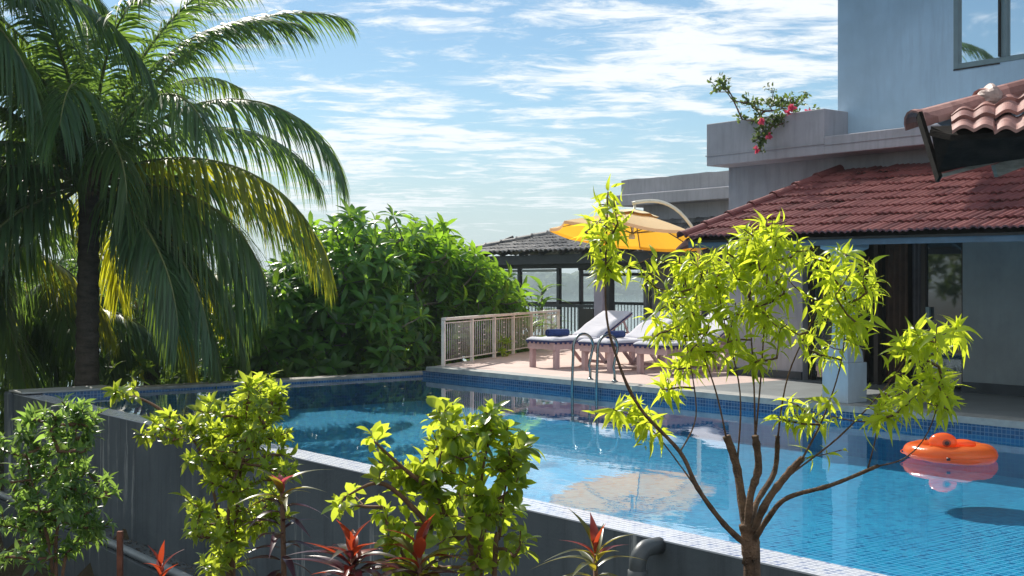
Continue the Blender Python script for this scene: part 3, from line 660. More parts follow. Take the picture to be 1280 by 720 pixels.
def palm(loc, height, specs, label, cat='palm', lean=(0, 0), rad=.17, group=None, mats=(), bunch=True):
    root = empty('coconut_palm', loc, 0, label, cat, group); n = 46
    pts = []; rr = []
    for i in range(n):
        f = i / (n - 1); pts.append((lean[0] * f * f, lean[1] * f * f, height * f)); rr.append(rad * (1.15 - .25 * f + .35 * math.exp(-f * 9)) * (1 + (.11 if i % 2 else -.04) + random.uniform(-.02, .02)))
    MB().tube(pts, rr, 14).build('trunk', M_bark, root)
    top = Vector((lean[0], lean[1], height))
    m = MB()
    for k in range(9):   # boots of old leaf bases round the growing point
        a = k * 2.4; d = Vector((math.cos(a), math.sin(a), 0)); m.tube([top + d * .12 + Vector((0, 0, -.35 + .05 * k)), top + d * .2 + Vector((0, 0, .0 + .04 * k)), top + d * .42 + Vector((0, 0, .38 + .03 * k))], [.05, .075, .03], 7)
    m.tube([top + Vector((0, 0, -.3)), top + Vector((0, 0, .25)), top + Vector((0, 0, .6))], [rad * .95, rad * .75, .05], 10); m.build('leaf_boots', M_deadsheath, root)
    for i, sp in enumerate(specs):
        a = R(sp[0]); frond(root, sp, tuple(top + Vector((math.cos(a) * .1, math.sin(a) * .1, random.uniform(-.05, .2)))), mats[i] if i < len(mats) else None)
    if bunch:
        for k, (a, l) in enumerate(((.5, .8), (2.4, .7), (-1.2, .75))):
            d = Vector((math.cos(a), math.sin(a), 0)); s = MB(); s.tube([top + d * .15, top + d * (.45 * l) + Vector((0, 0, .2)), top + d * (.9 * l) + Vector((0, 0, .12)), top + d * (1.15 * l) + Vector((0, 0, -.08))], [.03, .075, .06, .01], 8); s.build('flower_sheath', M_deadsheath, root)
    return root
# main palm: azimuth 0 points to picture right, -90 towards the camera
Y_, G_, N_ = M_frond2, M_frond3, M_frond
main = [
 (10, 67, 5.3, 84, 10, .75, -8, .85, N_),     # up and over to the right
 (-4, 47, 4.9, 122, -8, 1.0, 8, .85, N_),    # out to the right, tip hooked down
 (-18, 16, 4.9, 92, 12, 1.1, 4, .86, Y_),     # low right, yellow leaflets hanging
 (8, 12, 4.0, 80, 10, 1.0, 4, .80, N_),
 (-62, 34, 3.0, 135, 10, 1.0, 12, .72, G_),   # short one bent towards the camera
 (-30, -20, 3.7, 62, 0, 1.1, 0, .75, N_),
 (5, -28, 3.9, 58, 0, 1.1, 8, .78, G_),
 (40, -5, 4.0, 75, 0, 1.0, 0, .78, N_),
 (-120, -15, 3.6, 70, 0, 1.0, 0, .75, N_),
 (-150, 20, 4.3, 90, 0, 1.0, -8, .85, N_),
 (178, 28, 4.2, 95, 8, 1.0, 5, .85, N_),
 (165, 5, 4.2, 80, 8, 1.0, 5, .85, G_),
 (-172, -22, 4.0, 60, 0, 1.1, 0, .80, N_),
 (-140, 50, 3.9, 105, 0, .8, 0, .85, N_),
 (-105, 62, 3.9, 110, 10, .8, 12, .85, N_),
 (-60, 74, 4.2, 85, 5, .7, 10, .88, N_),
 (-20, 72, 4.3, 70, -5, .7, -20, .80, N_),
 (110, 76, 4.3, 66, 0, .7, 0, .80, N_),
 (60, 60, 4.3, 78, 0, .8, 0, .80, G_),
 (80, 30, 4.2, 80, 0, .9, 0, .80, N_),
 (130, 45, 4.2, 85, 0, .8, 0, .80, G_),
 (-95, 72, 4.4, 95, 0, .8, 8, .95, N_), (-135, 70, 4.5, 95, 0, .8, -8, .95, N_), (-155, 58, 4.6, 90, 5, .9, 0, .95, N_), (175, 72, 4.5, 85, 0, .8, 10, .95, G_), (-75, 50, 4.0, 110, 5, .9, -6, .95, N_), (20, 80, 4.5, 70, 0, .8, 14, .9, N_), (-110, 80, 4.6, 75, 0, .8, 20, .95, N_),
 (150, 70, 3.8, 80, 0, .6, 0, .80, Y_),
 (100, 0, 4.0, 75, 0, 1.0, 0, .80, Y_),
 (150, -25, 3.9, 55, 0, 1.0, 0, .80, N_),
 (70, -30, 3.8, 55, 0, 1.0, 0, .80, G_),
 (20, -48, 3.4, 38, 0, 1.0, 0, .70, Y_),
 (-22, -6, 3.9, 78, 4, 1.05, 6, .85, G_), (-42, -16, 3.6, 70, 0, 1.0, 0, .8, N_), (190, -2, 4.2, 76, 0, 1.0, 0, .85, N_), (-160, -6, 4.2, 74, 0, 1.0, 0, .85, N_), (60, -12, 4.0, 66, 0, 1.0, 0, .8, Y_), (-8, -36, 3.7, 50, 0, 1.0, 10, .8, G_),
 (-15, 3, 3.9, 84, -8, 1.1, -5, .82, N_),
 (-112, 30, 3.6, 105, 0, .9, -5, .85, N_), (-130, 8, 3.9, 85, 0, 1.0, 0, .85, N_), (170, 52, 4.2, 90, 0, .8, 0, .85, N_), (-165, 66, 4.2, 90, 0, .7, 0, .85, G_), (-40, 50, 3.9, 105, -8, .9, -10, .85, N_), (30, 38, 4.3, 95, 0, 1.0, 0, .85, N_), (0, 72, 4.6, 92, 6, .8, 0, .85, N_), (140, 20, 4.2, 85, 0, 1.0, 0, .85, Y_),
]
P1 = P(112, 232, 19.8)
palm((P1.x - .05, P1.y, -2.4), P1.z + 2.4, [x[:8] for x in main], 'large coconut palm with arching fronds behind the left end of the pool', lean=(.05, 0), mats=[x[8] for x in main])
def ring(n, seed, e0=60, e1=-35, Lf=4.0):
    r = np.random.default_rng(seed); out = []
    for i in range(n):
        f = i / (n - 1); out.append(((i * 137.5 + seed * 40) % 360 - 180, e0 + (e1 - e0) * f + r.uniform(-6, 6), Lf * r.uniform(.85, 1.08), 95 - 35 * f + r.uniform(-8, 8), r.uniform(-10, 10), .7 + .45 * f, r.uniform(-10, 10), .8))
    return out
pick = lambda n, s: [ (N_, N_, G_, Y_)[int(k)] for k in np.random.default_rng(s).choice(4, n, p=(.4, .25, .2, .15))]
for (px, py, d, n, s, L, lab) in ((-150, -40, 17.5, 22, 3, 4.3, 'taller coconut palm half out of view, its fronds hanging in from the upper left corner'),
                             (-90, 300, 22.5, 20, 5, 3.9, 'coconut palm with drooping fronds partly outside the left edge of the view'),
                             (35, 395, 25.5, 22, 6, 3.8, 'low coconut palm behind and left of the large palm trunk'),
                             (190, 400, 27.5, 20, 8, 3.5, 'low coconut palm behind and right of the large palm trunk'),
                             (348, 452, 29, 16, 9, 2.3, 'small pale palm showing just above the far pool coping')):
    q = P(px, py, d); palm((q.x, q.y, -3.3), q.z + 3.3, ring(n, s, Lf=L), lab, mats=pick(n, s), bunch=False)
# ------------------------------------------------------------------ branching plants
def branchwork(root, tips, r_tip, r_root, name, mat, parent, wander=.06, sides=5, drop=.0, power=.5, pull=.35, seg=3, init=None, stems=None):
    """connect every tip to the nearest point already on the plant; returns the direction each tip grows in"""
    root = np.array(root, float); tips = np.array(tips, float); order = np.argsort(np.linalg.norm(tips - root, axis=1))
    nodes = [root]; par = [-1]; tipnode = {}
    dist = [0.0]
    if init is not None:
        nodes = [np.array(p, float) for p in init]; par = [-1] * len(nodes); dist = [0.0] * len(nodes)
    for t_i in order:
        tp = tips[t_i]; A = np.array(nodes); d = np.linalg.norm(A - tp, axis=1); cost = d + pull * np.array(dist)
        cost = cost + np.where(A[:, 2] > tp[2] + .02, 3.0 * (A[:, 2] - tp[2]), 0)
        j = int(np.argmin(cost)); p0 = nodes[j]; L = np.linalg.norm(tp - p0); k = max(2, min(6, int(L / .12) if L < 2 else 6)); prev = j
        for q in range(1, k + 1):
            f = q / k; c = p0 + (tp - p0) * f + np.array((0, 0, 1)) * (-.22 * L * f * (1 - f)) * (1 if tp[2] > p0[2] else -1) + rng.normal(0, wander * L * .25, 3) * (f * (1 - f) * 4) * .6
            nodes.append(c); par.append(prev); dist.append(dist[prev] + np.linalg.norm(c - nodes[prev])); prev = len(nodes) - 1
        tipnode[t_i] = prev
    cnt = np.zeros(len(nodes))
    for t_i in range(len(tips)):
        j = tipnode[t_i]
        while j >= 0: cnt[j] += 1; j = par[j]
    tot = max(1, cnt.max()); rad = r_tip + (r_root - r_tip) * (cnt / tot) ** power
    rad = np.where(cnt <= 1, r_tip, rad)
    Vv = []; Fq = []; n = sides; ang = np.linspace(0, 2 * np.pi, n, endpoint=False); A = np.array(nodes)
    for i in range(1, len(nodes)):
        if par[i] < 0: continue
        p0, p1 = A[par[i]], A[i]; d = unit(p1 - p0); a = np.cross(d, (0, 0, 1.) if abs(d[2]) < .9 else (1., 0, 0)); a = unit(a); b = np.cross(d, a)
        ra, rb = min(rad[par[i]], rad[i] * 1.35), rad[i]; o = len(Vv) * 1
        c = np.cos(ang)[:, None] * a + np.sin(ang)[:, None] * b
        Vv.extend(p0 - d * ra * .3 + c * ra); Vv.extend(p1 + d * rb * .2 + c * rb)
        for k in range(n): Fq.append((o + k, o + (k + 1) % n, o + n + (k + 1) % n, o + n + k))
    if stems is None: npmesh(name, np.array(Vv), Fq, mat, parent)
    else: stems.add([tuple(v) for v in Vv], Fq, True); stems.build(name, mat, parent)
    D = np.array([unit(A[tipnode[i]] - A[par[tipnode[i]]]) for i in range(len(tips))])
    return D, A, par, tipnode
def blob_tips(blobs, seed, surf=.5):
    """points in ellipsoids: (centre, radii, count)"""
    r = np.random.default_rng(seed); out = []
    for c, rad, n in blobs:
        d = unit(r.normal(size=(n, 3))); f = r.uniform(0, 1, n) ** surf * (1 + np.abs(r.normal(0, .16, n)))
        out.append(np.array(c) + d * f[:, None] * np.array(rad))
    return np.concatenate(out)
def whorl(tips, D, n, spread, seed, updir=.35, jitter=.2):
    """n leaves round each tip: returns base, direction, upper side"""
    r = np.random.default_rng(seed); k = len(tips); ax = unit(D + np.array((0, 0, updir)))
    a = unit(np.cross(ax, unit(r.normal(size=(k, 3))))); b = np.cross(ax, a)
    th = (np.arange(n)[None] * 2.4 + r.uniform(0, 6.28, (k, 1))); el = spread[0] + (spread[1] - spread[0]) * (np.arange(n)[None] / max(1, n - 1)) + r.normal(0, jitter, (k, n))
    rad = a[:, None] * np.cos(th)[..., None] + b[:, None] * np.sin(th)[..., None]
    dd = rad * np.sin(el)[..., None] + ax[:, None] * np.cos(el)[..., None]
    uu = ax[:, None] * np.sin(el)[..., None] - rad * np.cos(el)[..., None]
    return np.repeat(tips, n, 0), dd.reshape(-1, 3), uu.reshape(-1, 3)
# the dense long-leaved tree behind the far corner of the pool
M_treeleaf = leafmat('glossy_long_leaf', (.02, .075, .02), (.07, .20, .035), (.52, .90, .05), .33, .45, .5, None, .93, .5)
M_limb = plain('grey_branch_bark', (.16, .14, .11), .85, .3, 8, .4)
tree = empty('broadleaf_tree', (-4.3, 24.6, -2.0), 0, 'dense rounded tree with long glossy leaves between the palm and the pavilion', 'tree')
def TP(px, py, d): q = P(px, py, d); return (q.x + 4.3, q.y - 24.6, q.z + 2.0)
s_t = lambda d: d / 1550.0
blobs = []
for px, py, rx, ry, n in ((455, 318, 66, 48, 70), (520, 335, 62, 50, 60), (405, 350, 52, 48, 45), (575, 362, 52, 44, 60), (612, 388, 42, 34, 40), (350, 380, 60, 42, 50),
                          (330, 425, 52, 36, 34), (440, 400, 80, 50, 60), (530, 420, 76, 44, 60), (430, 452, 80, 30, 34), (500, 462, 60, 22, 20), (300, 400, 30, 30, 16), (292, 440, 30, 26, 12), (320, 370, 34, 26, 14), (540, 310, 40, 22, 16), (620, 425, 30, 34, 22), (360, 455, 50, 22, 14)):
    for dd in (-.9, .7):
        D_ = (24.2 + dd) if px < 500 else 26.4 + dd * .7 + max(0, px - 560) * .012; blobs.append((TP(px, py, D_), (rx * s_t(D_), .9, ry * s_t(D_)), int(n * .95)))
tips = blob_tips(blobs, 5, .45)
D, *_ = branchwork((0, 0, 0.0), tips, .012, .16, 'branches', M_limb, tree, wander=.15, sides=6, pull=.25)
out = unit(tips - np.array((0, 0, 2.2)) + rng.normal(0, .5, tips.shape)); D = unit(D * .5 + out)
B, dd, uu = whorl(tips, D, 11, (.45, 1.7), 6, .55)
n = len(B); leaves('crown', B + dd * .02, dd, uu, rng.uniform(.24, .42, n), rng.uniform(.09, .13, n), M_treeleaf, tree, K=4, bend=rng.uniform(.2, .85, n), shape='obovate')
# ------------------------------------------------------------------ undergrowth on the bank (nobody could count it)
def scatter_leaves(name, pts, label, cat, mat, nleaf, Lr, Wr, shape, seed, up=.6, K=3):
    D = unit(rand_unit(len(pts)) + np.array((0, 0, up))); B, dd, uu = whorl(pts, D, nleaf, (.3, 1.6), seed, .3)
    n = len(B); o = leaves(name, B, dd, uu, rng.uniform(*Lr, n), rng.uniform(*Wr, n), mat, K=K, bend=rng.uniform(.1, .6, n), shape=shape)
    return tag(o, label, cat, kind='stuff')
M_under_l = leafmat('undergrowth_leaf', (.02, .05, .012), (.07, .13, .03), (.30, .45, .05), .5, .35, .4)
M_bank_l = leafmat('river_bank_leaf', (.03, .06, .02), (.08, .13, .04), (.25, .35, .06), .6, .3, .3)
def ground_pts(n, X0, X1, Y0, Y1, h0, h1, seed, keep=None):
    r = np.random.default_rng(seed); X = r.uniform(X0, X1, n); Y = r.uniform(Y0, Y1, n)
    clump = (vnoise(X * 1.1, Y * 1.1, seed) > -.35); X, Y = X[clump], Y[clump]
    rx = X - CX; ry = Y - CY; a = rx * UX + ry * UY; w = rx * WX + ry * WY
    ok = (a < -1.25) & ((w < -.1) | (a < -10.5) | (w > 12.5) | (a < -1.6 - (w - .3) * .62 - .3) & (w < 7.2))
    X, Y = X[ok], Y[ok]; Z = ground_z(X, Y) + r.uniform(h0, h1, len(X)) * (.5 + .5 * np.clip(vnoise(X * .9, Y * .9, seed + 1) + .5, 0, 1.3))
    return np.stack([X, Y, Z], 1)
scatter_leaves('undergrowth', ground_pts(2100, -15, 1.5, 19, 40, .1, 1.9, 31), 'tangled green undergrowth on the bank beyond the pool', 'undergrowth', M_under_l, 7, (.16, .38), (.05, .11), 'lance', 3)
bp = ground_pts(5200, -60, 40, 42, 74, .2, 1, 33); rr_ = np.random.default_rng(8)
bp[:, 2] = ground_z(bp[:, 0], bp[:, 1]) + rr_.uniform(.1, 1, len(bp)) * np.where(bp[:, 0] < -3, 5.6, 3.4) * (.75 + .3 * vnoise(bp[:, 0] * .35, bp[:, 1] * .3, 40))
scatter_leaves('riverside_thicket', bp, 'thicket of bushes along the near bank of the river', 'thicket', M_bank_l, 6, (.5, .95), (.2, .38), 'ovate', 4, K=2)
# garden trees to the left of and behind the viewpoint, outside the picture but mirrored in the glass doors
r9 = np.random.default_rng(91); gX = r9.uniform(-23, -13, 2200); gY = r9.uniform(-6, 19, 2200)
gp = np.stack([gX, gY, -1 + r9.uniform(.2, 1, 2200) ** .6 * (5.5 + vnoise(gX * .5, gY * .5, 77))], 1)
scatter_leaves('garden_thicket', gp, 'dense green garden thicket left of the shrubs', 'thicket', M_under_l, 8, (.25, .5), (.10, .18), 'ovate', 14, K=2)
# banana-like plants by the pavilion railing
M_banana = leafmat('broad_bank_leaf', (.05, .13, .03), (.09, .20, .04), (.35, .60, .06), .35, .45)
for i, (px, py, d, nn, hh, lab) in enumerate(((677, 345, 30.2, 7, 1.3, 'tall broad-leaved plant outside the left bay of the pavilion'), (662, 392, 27.5, 8, 1.0, 'leafy plant behind the end of the pale railing'), (690, 385, 37, 6, 1.3, 'broad-leaved plant beyond the pavilion handrail'))):
    q = P(px, py, d); root = empty('broadleaf_plant', (q.x, q.y, -2.6), 0, lab, 'plant'); top = q.z + 2.6
    MB().tube([(0, 0, 0), (.03, 0, top * .5), (0, .02, top - hh * .3)], [.05, .04, .025], 7).build('stem', M_limb, root)
    az = np.arange(nn * 3) * 2.4; z = np.linspace(top - hh, top - .3, nn * 3); el = rng.uniform(.5, 1.1, nn * 3)
    dd = np.stack([np.cos(az) * np.cos(el), np.sin(az) * np.cos(el), np.sin(el)], 1); uu = np.stack([-np.cos(az) * np.sin(el), -np.sin(az) * np.sin(el), np.cos(el)], 1)
    leaves('foliage', np.stack([0 * z, 0 * z, z], 1), dd, uu, rng.uniform(.45, .8, nn * 3), rng.uniform(.12, .2, nn * 3), M_banana, root, K=5, bend=.7, shape='ovate')
# plant with yellow-green leaves growing through the railing
q = P(612, 428, 24.9); rp = empty('young_plant', (q.x, q.y, -.9), 0, 'small yellow-green plant growing through the pale railing', 'plant')
tips = blob_tips([((0, 0, q.z + .9), (.32, .25, .22), 9), ((.15, 0, q.z + .72), (.3, .2, .15), 6)], 3)
M_yel = leafmat('yellow_green_leaf', (.10, .22, .02), (.22, .32, .03), (.62, .80, .03), .36, .55)
D, *_ = branchwork((0, 0, 0), tips, .006, .02, 'stem', M_limb, rp)
B, dd, uu = whorl(tips, D, 8, (.4, 1.4), 5); n = len(B); leaves('foliage', B, dd, uu, rng.uniform(.12, .2, n), rng.uniform(.04, .06, n), M_yel, rp, K=4, bend=.4, shape='lance')
# ------------------------------------------------------------------ foreground shrubs
def W3(px, py, d, o): q = P(px, py, d); return (q.x - o[0], q.y - o[1], q.z - o[2])
def shrub(name, label, cat, base_px, d0, gz, blobs, stems, leafL, leafW, mat, barkmat, seed, nleaf=7, shape='ovate', spread=(.35, 1.5), bend=(.15, .5), twig=.0028, root_r=.02, blobdep=.22, stemr=None, extra=4, pull=.3, sag=0, jitter=.25, updir=.35, flat=0):
    b = P(base_px, 500, d0); o = (b.x, b.y, gz); root = empty(name, o, 0, label, cat)
    r = np.random.default_rng(seed); init = []; sb = MB()
    for i, poly in enumerate(stems):
        pts = [Vector(W3(x, y, d, o)) if len(q_) == 3 and True else None for q_ in poly for (x, y, d) in [q_]]
        if poly[0][1] > 715: pts = [Vector((pts[0].x * .35, pts[0].y * .35, 0))] + pts
        # smooth the path
        sm = []
        for k in range(len(pts) - 1):
            p0 = pts[max(0, k - 1)]; p1 = pts[k]; p2 = pts[k + 1]; p3 = pts[min(len(pts) - 1, k + 2)]
            for q in range(6):
                t = q / 6; sm.append(.5 * ((2 * p1) + (-p0 + p2) * t + (2 * p0 - 5 * p1 + 4 * p2 - p3) * t * t + (-p0 + 3 * p1 - 3 * p2 + p3) * t ** 3))
        sm.append(pts[-1]); m = len(sm); r0, r1 = (stemr[i] if stemr else (root_r, twig * 1.4))
        rad = [(r0 + (r1 - r0) * (k / (m - 1)) ** .8) * (1 + r.uniform(-.09, .09) + (.16 if r.random() < .12 else 0)) for k in range(m)]
        sb.tube(sm, rad, 8)
        init += [tuple(v) for v in sm[int(m * .3):]]
    bl = []
    if mat is M_lfC: blobs = [(b_[0], b_[1], b_[2] * 1.08, b_[3] * 1.08, int(b_[4] * 1.2 + .5), *b_[5:]) for b_ in blobs]
    for px, py, rx, ry, n, *dz in blobs:
        dd = d0 + (dz[0] if dz else 0); s = dd / 1550; bl.append((W3(px, py, dd, o), (rx * s, blobdep, ry * s), n))
    tips = blob_tips(bl, seed, .5)
    D, A, par, tn = branchwork((0, 0, 0), tips, twig, root_r, 'branches', barkmat, root, wander=.12, sides=5, pull=pull, init=init, stems=sb)
    P_, D_, U_ = whorl(tips, D, nleaf, spread, seed, updir, jitter)
    # pairs of leaves down each twig
    ex = []; ed = []; eu = []
    for t_i in range(len(tips)):
        j = tn[t_i]
        for k in range(extra):
            pj = par[j]
            if pj < 0: break
            f = r.uniform(.2, .8); p = A[j] * (1 - f) + A[pj] * f; ax = unit(A[j] - A[pj]); rn = unit(np.cross(ax, r.normal(size=3)))
            for sgn in (-1, 1):
                dvec = unit(rn * sgn + ax * .6 + r.normal(0, .15, 3)); ex.append(p); ed.append(dvec); eu.append(unit(ax - dvec * .6 + np.array((0, 0, .4))))
            j = pj
    P_ = P_ - np.repeat(D, nleaf, 0) * r.uniform(0, leafL * 1.25, (len(P_), 1)) + r.normal(0, leafL * .05, P_.shape)
    B = np.concatenate([P_, np.array(ex)]); Dd = np.concatenate([D_, np.array(ed)]); Uu = np.concatenate([U_, np.array(eu)])
    Dd = unit(Dd + np.array((0, 0, -sag))); n = len(B)
    sz = r.uniform(.42, 1.05, n)
    Uu = unit(Uu * .75 + np.array((0, 0, .45)) + r.normal(0, .28, Uu.shape))
    leaves('leaves', B + Dd * .004, Dd, Uu, leafL * sz, leafW * sz * r.uniform(.85, 1.15, n), mat, root, K=5, bend=r.uniform(*bend, n), shape=shape, fold=.14)
    return root
M_bark2 = plain('brown_stem_bark', (.16, .085, .05), .85, .35, 30, .4); M_bark3 = plain('pale_brown_twig_bark', (.17, .10, .06), .9, .6, 22, .9, bdist=.02)
M_lfA = leafmat('fresh_green_leaf', (.03, .10, .02), (.08, .20, .03), (.86, 1.0, .08), .28, .60, .6, (.25, .33, .03), .95, .55)
M_lfB = leafmat('blueish_green_leaf', (.03, .09, .03), (.07, .17, .05), (.55, .85, .14), .32, .48, .6, (.16, .24, .05), .9, .3)
M_lfC = leafmat('yellow_green_sapling_leaf', (.10, .20, .015), (.22, .32, .02), (.88, 1.0, .06), .34, .64, .5, (.40, .38, .03), .96, .8)
GZ0 = -1.0
shrub('garden_shrub', 'darker green bushy shrub at the left edge before the grey wall', 'shrub', 75, 6.4, -1.0,
      [(60, 590, 66, 46, 46), (30, 545, 34, 30, 20), (95, 540, 28, 34, 20), (95, 512, 26, 12, 9), (40, 640, 56, 36, 32), (105, 620, 30, 36, 20), (60, 515, 16, 8, 4), (120, 655, 14, 22, 7), (20, 690, 26, 18, 8), (85, 690, 30, 18, 10)],
      [[(70, 720, 6.4), (72, 660, 6.4), (88, 600, 6.4), (96, 530, 6.4)], [(66, 720, 6.4), (50, 640, 6.3), (30, 570, 6.3)], [(78, 720, 6.4), (100, 670, 6.5), (112, 620, 6.5)]],
      .078, .024, M_lfB, M_bark2, 11, nleaf=12, shape='lance', blobdep=.34, root_r=.014, spread=(.4, 1.55), twig=.0026)
shrub('garden_shrub', 'bright green leafy shrub with red-brown stems, left of the centre one', 'shrub', 290, 5.2, -1.0,
      [(300, 500, 44, 22, 26), (268, 545, 40, 30, 30), (318, 545, 36, 44, 34), (288, 590, 46, 26, 22), (262, 640, 28, 30, 14), (322, 620, 30, 30, 14), (290, 665, 44, 22, 16), (275, 700, 40, 18, 12), (340, 500, 18, 24, 10),
       (365, 580, 16, 16, 7), (180, 545, 20, 7, 4), (148, 488, 16, 6, 4), (205, 522, 12, 8, 3), (320, 472, 16, 6, 4), (235, 530, 30, 12, 9), (345, 650, 14, 22, 5)],
      [[(288, 720, 5.2), (294, 660, 5.2), (300, 600, 5.2), (306, 530, 5.15), (312, 490, 5.1)], [(292, 720, 5.2), (285, 650, 5.15), (296, 590, 5.1), (330, 530, 5.1)], [(286, 720, 5.25), (276, 660, 5.3), (262, 600, 5.3), (232, 540, 5.3), (165, 548, 5.3)], [(232, 540, 5.3), (190, 505, 5.35), (140, 487, 5.4)]],
      .062, .024, M_lfA, M_bark2, 12, nleaf=11, shape='ovate', blobdep=.28, root_r=.012, extra=3, twig=.0022)
shrub('garden_shrub', 'bright broad-leaved shrub in the middle, reaching over the wall top', 'shrub', 600, 4.4, -1.0,
      [(562, 540, 40, 26, 15), (610, 545, 36, 28, 16), (640, 578, 34, 34, 15), (570, 590, 50, 34, 20), (520, 598, 38, 22, 12), (600, 635, 46, 28, 18), (545, 650, 34, 26, 9), (640, 655, 24, 24, 6), (600, 690, 46, 20, 8), (480, 655, 24, 22, 6), (650, 700, 24, 12, 3),
       (555, 508, 12, 7, 3), (618, 512, 14, 9, 4), (652, 548, 12, 10, 3), (466, 548, 10, 6, 2), (484, 575, 16, 8, 3), (425, 622, 14, 12, 4), (500, 700, 26, 18, 6)],
      [[(592, 720, 4.4), (570, 670, 4.4), (545, 610, 4.4), (556, 550, 4.35), (556, 512, 4.3)], [(600, 720, 4.4), (606, 660, 4.4), (602, 600, 4.4), (614, 540, 4.4)], [(618, 720, 4.4), (624, 670, 4.45), (630, 620, 4.45), (640, 570, 4.4)], [(545, 615, 4.4), (510, 590, 4.35), (468, 552, 4.3)], [(540, 660, 4.4), (480, 605, 4.3), (430, 622, 4.25)]],
      .074, .034, M_lfA, M_bark2, 13, nleaf=7, shape='obovate', blobdep=.24, root_r=.012, extra=3, twig=.0024, spread=(.4, 1.5), bend=(.1, .5))
# the sapling on the right with cut stubs and long thin shoots
d = 3.9
stems = [[(940, 725, d), (938, 700, d), (936, 676, d), (932, 655, d)],
         [(936, 684, d), (905, 655, 3.85), (872, 610, 3.8), (850, 565, 3.8), (800, 510, 3.75), (772, 450, 3.7), (757, 380, 3.7), (760, 240, 3.7)],
         [(934, 672, d), (928, 630, 3.95), (920, 580, 4.0), (908, 545, 4.0)],
         [(934, 668, d), (938, 620, 3.9), (948, 585, 3.9), (944, 545, 3.88)],
         [(938, 674, d), (958, 628, 3.85), (985, 592, 3.85), (1003, 573, 3.82)],
         [(940, 680, d), (962, 645, 3.8), (985, 622, 3.75), (1040, 606, 3.7), (1098, 582, 3.62)],
         [(936, 676, d), (945, 630, 4.0), (968, 590, 4.1), (972, 545, 4.1)],
         [(908, 548, 4.0), (895, 490, 4.0), (872, 420, 4.0), (852, 330, 4.0)],
         [(922, 575, 4.0), (925, 490, 4.0), (905, 400, 4.05), (892, 330, 4.1)],
         [(944, 548, 3.9), (942, 470, 3.9), (936, 380, 3.9), (930, 300, 3.9)],
         [(944, 550, 3.9), (952, 460, 3.9), (958, 360, 3.88), (966, 270, 3.85)],
         [(972, 548, 4.1), (985, 470, 4.05), (1020, 390, 4.0), (1048, 320, 3.95)],
         [(1002, 575, 3.82), (1030, 520, 3.8), (1052, 450, 3.8), (1058, 380, 3.8)],
         [(985, 595, 3.85), (1050, 545, 3.75), (1110, 480, 3.7), (1150, 420, 3.65)],
         [(1096, 583, 3.62), (1132, 572, 3.6), (1160, 540, 3.58), (1180, 480, 3.55)],
         [(1085, 585, 3.62), (1094, 550, 3.6), (1100, 510, 3.6)],
         [(850, 565, 3.8), (870, 520, 3.85), (862, 450, 3.9), (850, 400, 3.9)],
         [(872, 612, 3.8), (830, 555, 3.9), (800, 525, 3.9), (760, 510, 3.9)]]
sr = [(.029, .022), (.011, .0022), (.017, .013), (.013, .011), (.0125, .0105), (.010, .0055), (.012, .008)] + [(.0034, .0014)] * 7 + [(.0027, .0013)] * 4
sap = shrub('young_tree', 'slender young tree with cut stubs and glowing yellow-green leaves on the right', 'tree', 938, 3.9, -1.0,
      [(760, 262, 20, 22, 5, -.2), (752, 300, 26, 26, 8, -.2), (765, 335, 20, 12, 3, -.2),
       (850, 330, 40, 26, 15, .1), (880, 370, 50, 40, 28, .1), (840, 395, 34, 30, 13, 0), (905, 325, 36, 26, 14, .1), (960, 290, 44, 26, 20), (935, 335, 36, 28, 14), (985, 315, 26, 22, 9), (950, 380, 40, 26, 12), (890, 430, 40, 24, 9),
       (845, 475, 24, 26, 6), (930, 440, 34, 18, 6), (970, 400, 16, 16, 3),
       (1045, 330, 32, 20, 10, 0), (1080, 350, 24, 18, 7, 0), (1035, 385, 28, 28, 9, 0), (1070, 410, 26, 18, 7, -.1), (1020, 430, 18, 18, 4, 0),
       (1130, 425, 30, 20, 9, -.3), (1170, 420, 22, 18, 6, -.3), (1160, 465, 30, 26, 10, -.3), (1105, 500, 18, 22, 5, -.3), (1130, 490, 16, 14, 3, -.3), (1170, 500, 14, 14, 3, -.35),
       (770, 515, 26, 12, 5, 0), (815, 520, 22, 12, 4, 0), (1010, 510, 24, 16, 6, -.1), (985, 525, 14, 10, 2, -.1), (1068, 570, 8, 10, 1, -.2), (830, 540, 14, 10, 2)],
      stems, .070, .0165, M_lfC, M_bark3, 14, nleaf=6, shape='lance', blobdep=.22, root_r=.006, stemr=sr, extra=3, twig=.0017, spread=(.5, 1.5), bend=(.25, 1.0), pull=.15, sag=.30, jitter=.45)
